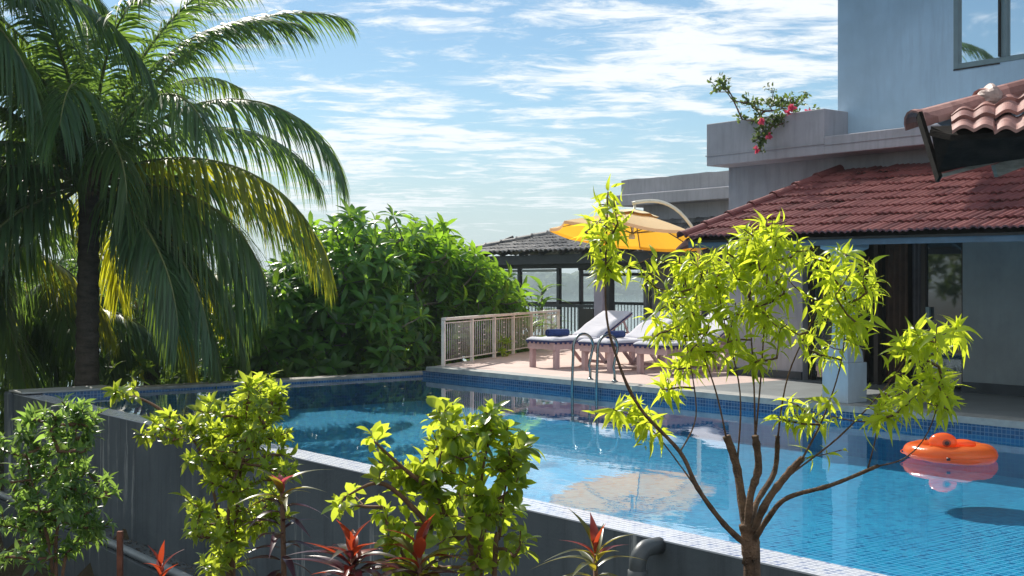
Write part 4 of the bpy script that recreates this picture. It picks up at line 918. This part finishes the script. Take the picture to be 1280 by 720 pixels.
# ------------------------------------------------------------------ cordylines
M_cred = leafmat('red_orange_strap_leaf', (.12, .012, .02), (.30, .04, .025), (.75, .10, .03), .3, .42)
M_cdark = leafmat('dark_purple_strap_leaf', (.025, .012, .02), (.07, .025, .04), (.22, .04, .05), .28, .25, .6)
M_cgreen = leafmat('olive_strap_leaf', (.035, .05, .02), (.12, .14, .03), (.60, .50, .04), .3, .42, .6)
M_cpink = leafmat('pink_young_leaf', (.35, .04, .07), (.5, .08, .10), (.85, .15, .18), .3, .4)
def cordyline(px, pytop, d, h, label, tiers, seed, gz=-1.0, wide=.045):
    q = P(px, pytop, d); root = empty('cordyline', (q.x, q.y, gz), 0, label, 'plant'); top = q.z - gz; r = np.random.default_rng(seed)
    MB().tube([(0, 0, 0), (.02, 0, top * .5), (0, .01, top)], [.016, .013, .009], 8).build('stem', M_bark2, root)
    for (z0, z1, n, L0, L1, e0, e1, mat, nm) in tiers:
        f = np.linspace(0, 1, n); z = top - (z1 + (z0 - z1) * f); az = np.arange(n) * 2.4 + r.uniform(0, 6); el = e1 + (e0 - e1) * f + r.normal(0, .12, n)
        dd = np.stack([np.cos(az) * np.cos(el), np.sin(az) * np.cos(el), np.sin(el)], 1); uu = np.stack([-np.cos(az) * np.sin(el), -np.sin(az) * np.sin(el), np.cos(el)], 1)
        leaves(nm, np.stack([0 * z, 0 * z, z], 1) + dd * .008, dd, uu, r.uniform(L0, L1, n), r.uniform(.8, 1.15, n) * wide, mat, root, K=8, bend=r.uniform(.25, 1.05, n), shape='lance', fold=.22)
    return root
cordyline(352, 612, 4.7, 1, 'tall thin cordyline with a pink tip, left of the red ones', [(.02, -.0, 3, .08, .11, 1.35, 1.25, M_cpink, 'young_leaves'), (.0, .07, 9, .13, .18, 1.1, .6, M_cgreen, 'leaves'), (.06, .40, 22, .13, .2, .6, -.1, M_cdark, 'old_leaves')], 41, wide=.034)
cordyline(440, 690, 4.2, 1, 'spreading cordyline with the reddest leaves and silvery old ones', [(-.01, .06, 7, .09, .15, 1.35, .9, M_cred, 'young_leaves'), (.03, .10, 9, .15, .22, .95, .5, M_cdark, 'leaves'), (.07, .17, 16, .2, .29, .6, -.2, M_cdark, 'old_leaves'), (.05, .16, 8, .14, .22, .7, .2, M_cred, 'leaves')], 42, wide=.042)
cordyline(524, 694, 4.2, 1, 'orange-red cordyline beneath the middle shrub', [(-.02, .05, 7, .11, .18, 1.4, .9, M_cred, 'young_leaves'), (.03, .12, 9, .15, .22, .9, .4, M_cgreen, 'leaves'), (.06, .18, 18, .18, .27, .6, -.2, M_cdark, 'old_leaves')], 43, wide=.04)
cordyline(744, 694, 4.9, 1, 'olive and orange cordyline beside the bent drain pipe', [(-.02, .04, 4, .13, .16, 1.4, 1.1, M_cred, 'young_leaves'), (.0, .16, 18, .17, .23, 1.1, .0, M_cgreen, 'leaves')], 44, wide=.032)
cordyline(201, 716, 5.4, 1, 'cordyline of which just the red tip shows near the pipe', [(-.02, .05, 7, .10, .14, 1.4, .9, M_cred, 'young_leaves')], 45, wide=.03)
# rusty stake and bent drain pipe
M_rust = plain('rusty_iron', (.16, .055, .03), .9, .4, 20, .5)
st = P(150, 664, 8.3); MBs = MB(); MBs.rbox(-.018, .018, -.018, .018, 0, st.z + 2.2, .003)
o = MBs.build('rusty_stake', M_rust); o.location = (st.x, st.y, -2.2); tag(o, 'thin rust-red iron stake upright in front of the grey wall', 'stake')
bp0 = P(797, 700, 7.45); bz = bp0.z
dp = empty('bent_pipe', (bp0.x, bp0.y, -1.5), 0, 'grey drain pipe with an elbow on top, standing against the grey wall', 'pipe')
tz_ = bz + 1.5; cc = [(0, 0, 0), (0, 0, tz_ - .03)] + [(.075 * (1 - math.cos(t_)) * .9, .075 * (1 - math.cos(t_)) * .9, tz_ - .03 + .09 * math.sin(t_)) for t_ in np.linspace(.2, 1.6, 7)] + [(.15, .16, tz_ + .055)]
M_pipedark = plain('dark_grey_pipe', (.07, .08, .085), .4, .3, 8, .1)
MB().tube(cc, .052, 14).build('elbow_pipe', M_pipedark, dp); MB().tube([(0, 0, tz_ - .14), (0, 0, tz_ - .06)], .06, 14).build('collar', M_pipedark, dp)
# ------------------------------------------------------------------ bougainvillea in the roof planter
M_bouleaf = leafmat('small_dark_leaf', (.025, .05, .02), (.07, .13, .03), (.30, .42, .06), .5, .35)
M_flower = leafmat('pink_bracts', (.55, .04, .12), (.75, .10, .20), (.9, .15, .25), .6, .4)
def BP(px, py, d): q = P(px, py, d); return (q.x - bo.x, q.y - bo.y, q.z - bo.z)
bo = G(4.9, 2.55, 3.72); bou = empty('bougainvillea', bo, 0, 'straggling bougainvillea with a few pink flowers spilling over the roof planter', 'bougainvillea')
bl = []
for px, py, rx, ry, n in ((905, 108, 17, 8, 12), (894, 103, 7, 6, 4), (930, 130, 14, 10, 5), (948, 134, 18, 12, 12), (958, 118, 8, 10, 4), (985, 130, 24, 10, 28), (1008, 118, 5, 8, 4), (968, 150, 14, 9, 16), (956, 163, 10, 10, 10), (950, 178, 9, 10, 9), (948, 188, 4, 4, 2), (940, 148, 10, 6, 4), (1019, 136, 5, 4, 2), (925, 148, 8, 3, 3)):
    D_ = 18.75; s = D_ / 1550; bl.append((BP(px, py, D_ if py < 150 else 18.35), (rx * s, .18 if py < 150 else .08, ry * s), n))
tips = blob_tips(bl, 9)
D, *_ = branchwork((0, 0, 0), tips, .004, .022, 'branches', M_bark2, bou, wander=.2, pull=.1)
m = MB(); m.tube([BP(928, 150, 18.7), BP(918, 128, 18.7), BP(906, 112, 18.7)], [.014, .011, .006], 6).tube([BP(952, 148, 18.8), BP(945, 136, 18.8), BP(942, 125, 18.8)], [.012, .01, .006], 6).build('stem', M_bark2, bou)
B, dd, uu = whorl(tips, D, 8, (.3, 1.6), 7, jitter=.5); n = len(B); leaves('foliage', B + rng.normal(0, .03, B.shape), dd, uu, rng.uniform(.045, .085, n), rng.uniform(.03, .055, n), M_bouleaf, bou, K=3, shape='ovate')
for px, py in ((988, 137), (984, 141), (945, 187), (961, 170), (952, 152), (1010, 140), (991, 134)):
    c = np.array(BP(px, py, 18.2)); dr = rand_unit(9); leaves('flower', np.tile(c, (9, 1)), dr, rand_unit(9), .07, .055, M_flower, bou, K=3, shape='ovate')
# ================================================================== THINGS ON THE TERRACE
M_rail = plain('cream_painted_steel', (.72, .66, .60), .5, .15, 6, .15)
rl = empty('terrace_railing', (CX, CY, 0), ROTZ, 'pale cream metal railing with ladder-patterned panels along the terrace edge', 'railing')
ra, rb_ = Vector((-.56, .27, 0)), Vector((-4.55, 6.35, 0)); RL = (rb_ - ra).length; rd = (rb_ - ra).normalized()
fr_ = [0, .20, .375, .54, .71, .86, 1.0]
for f in fr_:
    c = ra.lerp(rb_, f); M4 = Matrix.Translation(c) @ Matrix.Rotation(math.atan2(rd.y, rd.x), 4, 'Z'); MB().rbox(-.03, .03, -.03, .03, 0, .80, .004, M4).build('post', M_rail, rl)
MB().bar((ra.x, ra.y, .83), (rb_.x, rb_.y, .83), .085, .05).build('top_rail', M_rail, rl, .006)
for i in range(len(fr_) - 1):
    p, q = ra.lerp(rb_, fr_[i]), ra.lerp(rb_, fr_[i + 1]); m = MB(); m.bar((p.x, p.y, .1), (q.x, q.y, .1), .02).bar((p.x, p.y, .76), (q.x, q.y, .76), .02)
    L = (q - p).length; k = max(6, int(L / .1))
    for j in range(1, k): c = p.lerp(q, j / k); m.tube([(c.x, c.y, .1), (c.x, c.y, .76)], .0068, 5)
    j0 = k // 2; c0, c1 = p.lerp(q, j0 / k), p.lerp(q, (j0 + 1) / k)
    for z in np.linspace(.18, .68, 6): m.bar((c0.x, c0.y, z), (c1.x, c1.y, z), .014)
    m.build('panel', M_rail, rl)
# loungers: local x along the pool edge, y away from the water
M_lwood = plain('pink_lilac_painted_wood', (.50, .36, .37), .6, .18, 4, .15); M_navy = plain('navy_trim_cloth', (.02, .03, .12), .8, .3, 10, .1)
t = NT('white_mattress_cloth'); n1 = t.noise(3, 4, .6, sc=(1, 3, 1)); M_matt = t.done(t.bsdf((.54, .54, .60), .85, t.bump(n1, .5, .03), .2))
def mattress(parent, x0, x1, p, q, name, th=.055):
    """softly rumpled pad from p=(y,z) to q=(y,z)"""
    nx, ny = 12, 26; vs = []; r = np.random.default_rng(int(abs(p[0] + q[1]) * 1000)); ph = r.uniform(0, 6, 4)
    d = Vector((0, q[0] - p[0], q[1] - p[1])); L = d.length; nrm = Vector((0, -d.z, d.y)).normalized()
    for k in range(2):
        for j in range(ny + 1):
            for i in range(nx + 1):
                u = i / nx; v = j / ny; e = min(u, 1 - u) * (x1 - x0); e2 = min(v, 1 - v) * L; rd_ = (1 - math.exp(-e / .02)) * (1 - math.exp(-e2 / .02))
                h = th * (.35 + .65 * rd_) + .012 * rd_ * (math.sin(v * 17 + ph[0] + 2 * math.sin(u * 4 + ph[1])) * .5 + .6 * math.sin(u * 7 + v * 5 + ph[2]) * math.sin(v * 9)) if k else 0
                c = Vector((x0 + (x1 - x0) * u, p[0] + (q[0] - p[0]) * v, p[1] + (q[1] - p[1]) * v)) + nrm * h; vs.append(c)
    w = nx + 1; o = (ny + 1) * w; fs = []
    for j in range(ny):
        for i in range(nx): a = j * w + i; fs += [(a + w, a + w + 1, a + 1, a), (o + a, o + a + 1, o + a + w + 1, o + a + w)]
    edge = [i for i in range(nx + 1)] + [j * w + nx for j in range(1, ny + 1)] + [ny * w + i for i in range(nx - 1, -1, -1)] + [j * w for j in range(ny - 1, 0, -1)]
    for a, b in zip(edge, edge[1:] + edge[:1]): fs.append((a, b, b + o, a + o))
    return MB().add(vs, fs, True).build(name, M_matt, parent)
def lounger(label):
    r = empty('sun_lounger', (0, 0, 0), ROTZ, label, 'sun lounger', 'pink wooden sun loungers in a row on the terrace')
    W, L = .72, 2.05
    m = MB(); m.box(0, W, 0, .035, .33, .46).box(0, .035, .035, L, .33, .46).box(W - .035, W, .035, L, .33, .46).box(.035, W - .035, L - .035, L, .33, .46)
    for y in np.arange(.1, 1.0, .11): m.box(.035, W - .035, y, y + .07, .44, .458)
    m.build('frame', M_lwood, r, .004)
    for x, y in ((.0, .035), (W - .09, .035), (.0, 1.82), (W - .09, 1.82)): MB().rbox(x + .004, x + .086, y + .002, y + .09, 0, .345, .005).build('leg', M_lwood, r)
    for x in (.02, W - .05):
        m = MB(); m.bar((x + .015, .95, .33), (x + .015, 1.22, .06), .03, .06).bar((x + .015, 1.5, .33), (x + .015, 1.2, .06), .03, .06); m.build('brace', M_lwood, r)
    MB().bar((.04, 1.21, .08), (W - .04, 1.21, .08), .05).build('stretcher', M_lwood, r)
    mattress(r, -.01, W + .01, (-.02, .475), (1.02, .475), 'mattress'); mattress(r, -.01, W + .01, (1.0, .49), (1.80, .94), 'back_mattress')
    m = MB(); m.box(-.018, W + .018, -.03, 1.02, .452, .478)   # navy trim with scalloped fringe
    for y in np.arange(.0, 1.0, .11): m.box(-.018, -.01, y, y + .045, .425, .452).box(W + .01, W + .018, y, y + .045, .425, .452)
    for x in np.arange(.02, W - .04, .11): m.box(x, x + .045, -.03, -.022, .425, .452)
    m.build('trim', M_navy, r)
    bk = MB(); bk.bar((.03, 1.02, .455), (.03, 1.84, .915), .04, .04).bar((W - .03, 1.02, .455), (W - .03, 1.84, .915), .04, .04)
    for f in np.linspace(.08, .97, 8): bk.bar((.03, 1.02 + .82 * f, .455 + .46 * f), (W - .03, 1.02 + .82 * f, .455 + .46 * f), .06, .018)
    bk.build('backrest', M_lwood, r); MB().bar((.05, 1.66, .80), (.05, 1.86, .40), .03).bar((W - .05, 1.66, .80), (W - .05, 1.86, .40), .03).build('prop', M_lwood, r)
    m = MB(); m.bar((.0 + W, 1.0, .478), (W, 1.82, .935), .035, .02); m.bar((.0, 1.0, .478), (.0, 1.82, .935), .035, .02); m.build('trim', M_navy, r)
    return r
l1 = lounger('sun lounger nearest the pale railing, navy towel at its foot'); l1.location = G(.52, 1.30)
l2 = copy_tree(l1); l2['label'] = 'middle sun lounger, right behind the pool ladder'; l2.location = G(1.70, 1.46)
l3 = copy_tree(l1); l3['label'] = 'sun lounger nearest the house, behind the yellow-green leaves'; l3.location = G(2.86, 1.62)
M_towel = plain('navy_blue_towel', (.02, .045, .17), .95, .35, 40, .6)
def towel(p, L, r0, label, rot=0):
    m = MB(); prof = []; sp = []
    for k in range(60): t_ = k / 59; a = t_ * 6.28 * 2.6; rr = r0 * (.25 + .75 * t_); sp.append((math.cos(a) * rr, math.sin(a) * rr))
    n = 8; vs = [(x + .006 * math.sin(j * 2.1), -L / 2 + L * j / n, y) for j in range(n + 1) for x, y in sp]
    fs = [(j * 60 + k, j * 60 + k + 1, (j + 1) * 60 + k + 1, (j + 1) * 60 + k) for j in range(n) for k in range(59)]
    m.add(vs, fs, True).lathe([(.0, -L / 2 + .01), (r0 * .97, -L / 2 + .012), (r0 * .98, L / 2 - .012), (0, L / 2 - .01)], M=Matrix.Rotation(R(90), 4, 'X'), n=20)
    o = m.build('rolled_towel', M_towel); o.location = p; o.rotation_euler = (0, 0, ROTZ + rot); return tag(o, label, 'towel', 'rolled navy towels on the sun loungers')
towel(G(.80, 1.75, .60), .44, .068, 'rolled navy towel on the lounger nearest the railing', R(-6))
towel(G(1.98, 2.02, .60), .42, .066, 'rolled navy towel on the middle lounger, behind the ladder', R(8))
towel(G(3.15, 2.1, .60), .42, .066, 'rolled navy towel on the lounger nearest the house', R(-4))
# ladder
M_steel = NT('brushed_steel'); M_steel = M_steel.done(M_steel.bsdf((.26, .30, .31), .25, None, .5, metal=1))
ld = empty('pool_ladder', (CX, CY, 0), ROTZ, 'steel pool ladder with two curved handrails at the terrace edge', 'ladder')
for a_ in (3.30, 3.84):
    pts = [(a_, -.10, -.58), (a_, -.10, .05), (a_, -.085, .35)]
    for t_ in np.linspace(0, math.pi, 12): pts.append((a_, .12 - .20 * math.cos(t_), .50 + .20 * math.sin(t_)))
    pts += [(a_, .27, .34), (a_, .235, .22), (a_, .26, .14), (a_, .26, .0)]
    MB().tube(pts, .021, 10).build('handrail', M_steel, ld)
    MB().lathe([(.05, .004), (.05, .014), (.03, .024), (.024, .03)], (a_, .26, .0), 16).build('flange', M_steel, ld)
for z in (-.3, -.52): MB().rbox(3.31, 3.83, -.135, -.065, z, z + .025, .006).build('step', M_steel, ld)
# umbrella
um = P(790, 300, 24.5)
ur = empty('cantilever_umbrella', (um.x, um.y, 0), R(-12), 'large orange-yellow cantilever umbrella on a curved cream arm', 'umbrella')
t = NT('orange_umbrella_cloth'); g = t.n('NewGeometry'); n1 = t.noise(2.5, 5, .6)
colr = t.mix(g.outputs['Backfacing'], t.mix(n1, (.80, .66, .42), (.86, .74, .52)), (.95, .56, .08)); b = t.n('BsdfDiffuse'); t.l(colr, b.inputs[0]); tl = t.n('BsdfTranslucent'); tl.inputs[0].default_value = (.97, .52, .04, 1)  # outer face paler: sun glare put into the cloth colour
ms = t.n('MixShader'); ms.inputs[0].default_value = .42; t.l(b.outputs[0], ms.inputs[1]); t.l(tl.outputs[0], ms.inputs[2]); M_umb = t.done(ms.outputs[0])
M_cream = plain('cream_metal', (.62, .58, .48), .45, .1, 5, .05); M_ribw = plain('umbrella_rib', (.12, .08, .05), .5, .2, 8, .05)
tiltM = Matrix.Translation((0, 0, 2.42)) @ Matrix.Rotation(R(5.0), 4, 'Y') @ Matrix.Rotation(R(-6.5), 4, 'X')
def canopy(Rr, h, k=8, rings=7, sag=.10, z0=0, hole=0):
    vs = []; fs = []; n = k * 6
    for i in range(rings + 1):
        f = hole + (1 - hole) * i / rings
        for j in range(n):
            a = j / n * 2 * math.pi; seg = (j % 6) / 6; edge = math.cos(math.pi / k) / math.cos((seg - .5) * 2 * math.pi / k)
            rr = Rr * f * edge; sg = math.sin(math.pi * seg); z = z0 + h * (1 - f ** 1.25) - sag * sg * f * .45; rr *= 1 - .035 * sg * f
            vs.append(tiltM @ Vector((rr * math.cos(a), rr * math.sin(a), z)))
    for i in range(rings):
        for j in range(n): fs.append((i * n + j, (i + 1) * n + j, (i + 1) * n + (j + 1) % n, i * n + (j + 1) % n))
    return vs, fs
UR, UH = 1.66, .43
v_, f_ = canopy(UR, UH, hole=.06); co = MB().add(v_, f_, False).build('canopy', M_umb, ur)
v_, f_ = canopy(.50, .12, rings=3, sag=.04, z0=UH - .03); MB().add(v_, f_, False).build('top_vent', plain('glare_cream_cloth', (.72, .58, .36), .9, .1, 5, .1), co)  # vent colour holds the same sun glare
# valance round the rim
n = 48; vs = []; fs = []
for j in range(n):
    a = j / n * 2 * math.pi; seg = (j % 6) / 6; edge = math.cos(math.pi / 8) / math.cos((seg - .5) * 2 * math.pi / 8); sg = math.sin(math.pi * seg); rr = UR * edge * (1 - .035 * sg)
    vs += [tiltM @ Vector((rr * math.cos(a), rr * math.sin(a), -.045 * sg)), tiltM @ Vector((rr * math.cos(a) * .995, rr * math.sin(a) * .995, -.045 * sg - .06))]
for j in range(n): a = 2 * j; b = 2 * ((j + 1) % n); fs.append((a, a + 1, b + 1, b))
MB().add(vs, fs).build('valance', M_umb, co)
for k in range(8):
    a = k / 8 * 2 * math.pi; pts = []
    for f in np.linspace(.04, .985, 8): rr = UR * f; pts.append(tiltM @ Vector((rr * math.cos(a), rr * math.sin(a), UH * (1 - f ** 1.25) - .025)))
    MB().tube(pts, .012, 6).build('rib', M_ribw, ur)
    q1 = tiltM @ Vector((0, 0, UH - .40)); f = .5; q2 = tiltM @ Vector((UR * f * math.cos(a), UR * f * math.sin(a), UH * (1 - f ** 1.25) - .03)); MB().tube([q1, q2], .009, 6).build('strut', M_ribw, ur)
top = tiltM @ Vector((0, 0, UH + .12)); low = tiltM @ Vector((0, 0, UH - .46))
MB().tube([low, top + Vector((0, 0, .06))], .025, 8).lathe([(.06, -.05), (.065, .0), (.05, .05)], low, 12).build('hub', M_cream, ur)
mx = 1.28; my = .55
arm = [top + Vector((-.05, -.02, .08))] + [Vector((-.02 + mx * f, my * f, top.z + .08 + .12 * math.sin(f * 2.2) - .75 * f ** 3.0)) for f in np.linspace(.08, .97, 12)]
MB().tube(arm, .035, 8).build('arm', M_cream, ur)
MB().tube([(mx, my, .06), (mx, my, 2.55)], .045, 10).build('mast', M_cream, ur)
MB().rbox(mx - .4, mx + .4, my - .4, my + .4, 0.004, .07, .01).build('base', M_lip, ur)
# ================================================================== POOL FLOAT
t = NT('orange_inflatable_vinyl')
n1 = t.noise(6, 4, .6); b = t.n('BsdfPrincipled'); t.l(t.ramp(n1, [(.3, (.85, .17, .03)), (.7, (.95, .26, .06))]), b.inputs[0]); b.inputs['Roughness'].default_value = .18; b.inputs['Specular IOR Level'].default_value = .6
t.l(t.bump(t.noise(14, 4, .6), .25, .01), b.inputs['Normal'])
tl = t.n('BsdfTranslucent'); tl.inputs[0].default_value = (1, .25, .06, 1); ms = t.n('MixShader'); ms.inputs[0].default_value = .45; t.l(b.outputs[0], ms.inputs[1]); t.l(tl.outputs[0], ms.inputs[2]); M_vinyl = t.done(ms.outputs[0])
fc = P(1186, 562, 11.45); fl = empty('pool_float', (fc.x, fc.y, WL), R(-6), 'orange inflatable ring with a round animal head, floating on the pool', 'pool float')
vs = []; fs = []; nu, nv = 64, 22
for i in range(nu):
    a = i / nu * 2 * math.pi; tr_ = (.116 + .014 * math.cos(a - .2)) * (1 + .035 * math.cos(a * 9 + math.sin(a * 2))); ex, ey = .30, .30
    for j in range(nv):
        b_ = j / nv * 2 * math.pi; rr = tr_ * math.cos(b_); lift = .022 * math.cos(a - 3.6) 
        vs.append(((ex + rr) * math.cos(a), (ey + rr) * math.sin(a), .058 + lift * .6 + tr_ * .80 * math.sin(b_) * (1 if math.sin(b_) > 0 else .75)))
for i in range(nu):
    for j in range(nv): fs.append((i * nv + j, ((i + 1) % nu) * nv + j, ((i + 1) % nu) * nv + (j + 1) % nv, i * nv + (j + 1) % nv))
MB().add(vs, fs, True).build('ring', M_vinyl, fl)
MB().tube([((.30 + .121 + .003) * math.cos(a), (.30 + .121 + .003) * math.sin(a), .06) for a in np.linspace(0, 6.2832, 60)], .004, 5).build('welded_seam', M_vinyl, fl)
v_, f_ = [], []
MB().lathe([(0.0, .035), (.2, .04), (.25, .055), (.25, .05), (.2, .03), (0, .025)], n=40).build('seat', M_vinyl, fl)
def ball(c, r, n=24, m=14, M=None):
    vs = []; fs = []
    for i in range(m + 1):
        th = math.pi * i / m
        for k in range(n): ph = 2 * math.pi * k / n; vs.append((c[0] + r[0] * math.sin(th) * math.cos(ph), c[1] + r[1] * math.sin(th) * math.sin(ph), c[2] + r[2] * math.cos(th)))
    for i in range(m):
        for k in range(n): fs.append((i * n + k, i * n + (k + 1) % n, (i + 1) * n + (k + 1) % n, (i + 1) * n + k))
    return vs, fs
M_print = plain('dark_print_on_vinyl', (.05, .012, .01), .35, .2, 5, 0); M_deep = plain('deep_orange_print', (.50, .07, .02), .3, .2, 5, 0)
v_, f_ = ball((-.10, -.20, .185), (.125, .085, .085)); hd = MB().add(v_, f_, True).build('head', M_vinyl, fl)
v_, f_ = ball((-.085, -.280, .185), (.040, .012, .034), 16, 8); MB().add(v_, f_, True).build('eye', M_deep, hd)
v_, f_ = ball((-.085, -.290, .185), (.022, .008, .020), 16, 8); MB().add(v_, f_, True).build('eye', M_print, hd)
v_, f_ = ball((-.25, -.20, .21), (.012, .012, .012), 12, 8); MB().add(v_, f_, True).build('eye', M_print, hd)
MB().tube([(-.13 + .0, -.285, .135), (-.07, -.292, .118), (.0, -.27, .128), (.04, -.25, .14)], [.003, .004, .004, .003], 6).build('mouth', M_print, hd)
v_, f_ = ball((.10, -.05, .15), (.13, .09, .045)); MB().add(v_, f_, True).build('body_bump', M_vinyl, fl)
MB().tube([(-.12, -.425, .06), (-.09, -.427, .06)], .014, 10).build('valve', M_print, fl)
# a few leaves fallen on the water and the terrace
r8 = np.random.default_rng(81); n = 34; pa = r8.uniform(.3, 9.5, n); pw = r8.uniform(-6.2, -.4, n)
pos = np.stack([CX + pa * UX + pw * WX, CY + pa * UY + pw * WY, np.full(n, WL + .004)], 1); dr = rand_unit(n); dr[:, 2] = 0
M_fallen = leafmat('fallen_leaf', (.30, .26, .06), (.5, .45, .2), (.5, .4, .1), .5, .2)
leafo = leaves('fallen_leaves', pos, dr, np.tile((0, 0, 1.), (n, 1)), r8.uniform(.03, .07, n), r8.uniform(.012, .03, n), M_fallen, K=2, bend=0); tag(leafo, 'scattered small leaves floating on the pool water', 'fallen leaves', kind='stuff')
# ================================================================== NEAR SHELTER ROOF (upper right)
def Q(px, py, d): return P(px, py, d)
sh = empty('poolside_shelter', (0, 0, 0), 0, 'weathered clay-tiled shelter roof with black timber eaves, upper right', 'shelter')
e0, e1 = Q(1190, 170, 7.05), Q(1620, 134, 7.0); t0, t1 = Q(1158, 146, 7.6), Q(1620, 10, 8.2)
tile_roof(e0, e1, t0 + (t1 - t0) * .06, t1, .118, .36, .028, M_clayold, 'roof_tiles', sh, sub=12)
b0 = Q(1160, 152, 8.3); 
MB().add([t0, t1, Q(1640, 30, 9.6), Q(1195, 168, 8.9)] , [(0, 1, 2, 3)]).build('far_roof_slope', M_clayold, sh)
rr_o = ridge_row(Q(1148, 152, 7.52), t1 + Vector((0, 0, .03)), M_clayold, 'ridge_tiles', sh, .10, .50)
v_, f_ = ball((0, 0, 0), (1, 1, 1), 18, 12); r3 = np.random.default_rng(2); lc = Q(1236, 126, 7.62)
M_mortar = claymat('pale_flaking_mortar', (.28, .18, .15), (.38, .27, .24), (.46, .36, .32), .7)
MB().add([(lc.x + x * .075 * (1 + .12 * math.sin(z * 7 + y * 3)), lc.y + y * .13, lc.z + z * (.095 if z > 0 else .07) * (1 + .14 * math.sin(x * 6 + 1)) - .0) for x, y, z in v_], f_, False).build('mortar_cap', M_mortar, sh)
# black boarded eave below the tiles
k1, k2 = Q(1150, 146, 7.5), Q(1176, 212, 7.3)
def slab(pts, th, name, mat):
    pts = [Vector(p) for p in pts]; n = (pts[1] - pts[0]).cross(pts[2] - pts[0]).normalized() * th
    vs = pts + [p + n for p in pts]; k = len(pts); return MB().add(vs, [tuple(range(k)), tuple(range(2 * k - 1, k - 1, -1))] + [(i, i + k, (i + 1) % k + k, (i + 1) % k) for i in range(k)]).build(name, mat, sh, .003)
slab([Q(1163, 163, 7.22), Q(1188, 176, 7.06), Q(1620, 140, 7.0), Q(1620, 150, 7.02), Q(1173, 214, 7.25)], .03, 'eave_board', M_blackwood)
MB().bar(Q(1149, 143, 7.45), Q(1174, 224, 7.28), .022, .07, (0, 1, 0)).build('corner_board', M_blackwood, sh)
MB().bar(Q(1166, 166, 7.2), Q(1192, 172, 7.05), .05, .035).build('corner_block', M_blackwood, sh)
MB().bar(Q(1172, 221, 7.30), Q(1620, 100, 8.3), .035, .02).build('eave_strip', M_greywood, sh)
MB().bar(Q(1243, 214, 7.45), Q(1300, 192, 7.55), .03, .075).build('rafter_end', M_greywood, sh)
slab([Q(1176, 216, 7.32), Q(1620, 105, 8.3), Q(1640, 40, 9.4), Q(1200, 170, 8.8)], .02, 'soffit', M_blackwood)
for q_ in (G(16.2, -5.6), G(16.2, -2.0)): MB().rbox(q_.x - .07, q_.x + .07, q_.y - .07, q_.y + .07, 0, 2.35, .01).build('post', M_blackwood, sh)
# ================================================================== HAZE
t = NT('moist_air'); vp = t.n('VolumePrincipled'); vp.inputs['Color'].default_value = (.80, .95, 1.0, 1); vp.inputs['Density'].default_value = .0006; vp.inputs['Anisotropy'].default_value = .0
t.l(vp.outputs[0], t.out.inputs[1])
hz = MB().box(-1650, 1650, -1600, 1650, -24, 34).build('haze', t.m); tag(hz, kind='stuff')
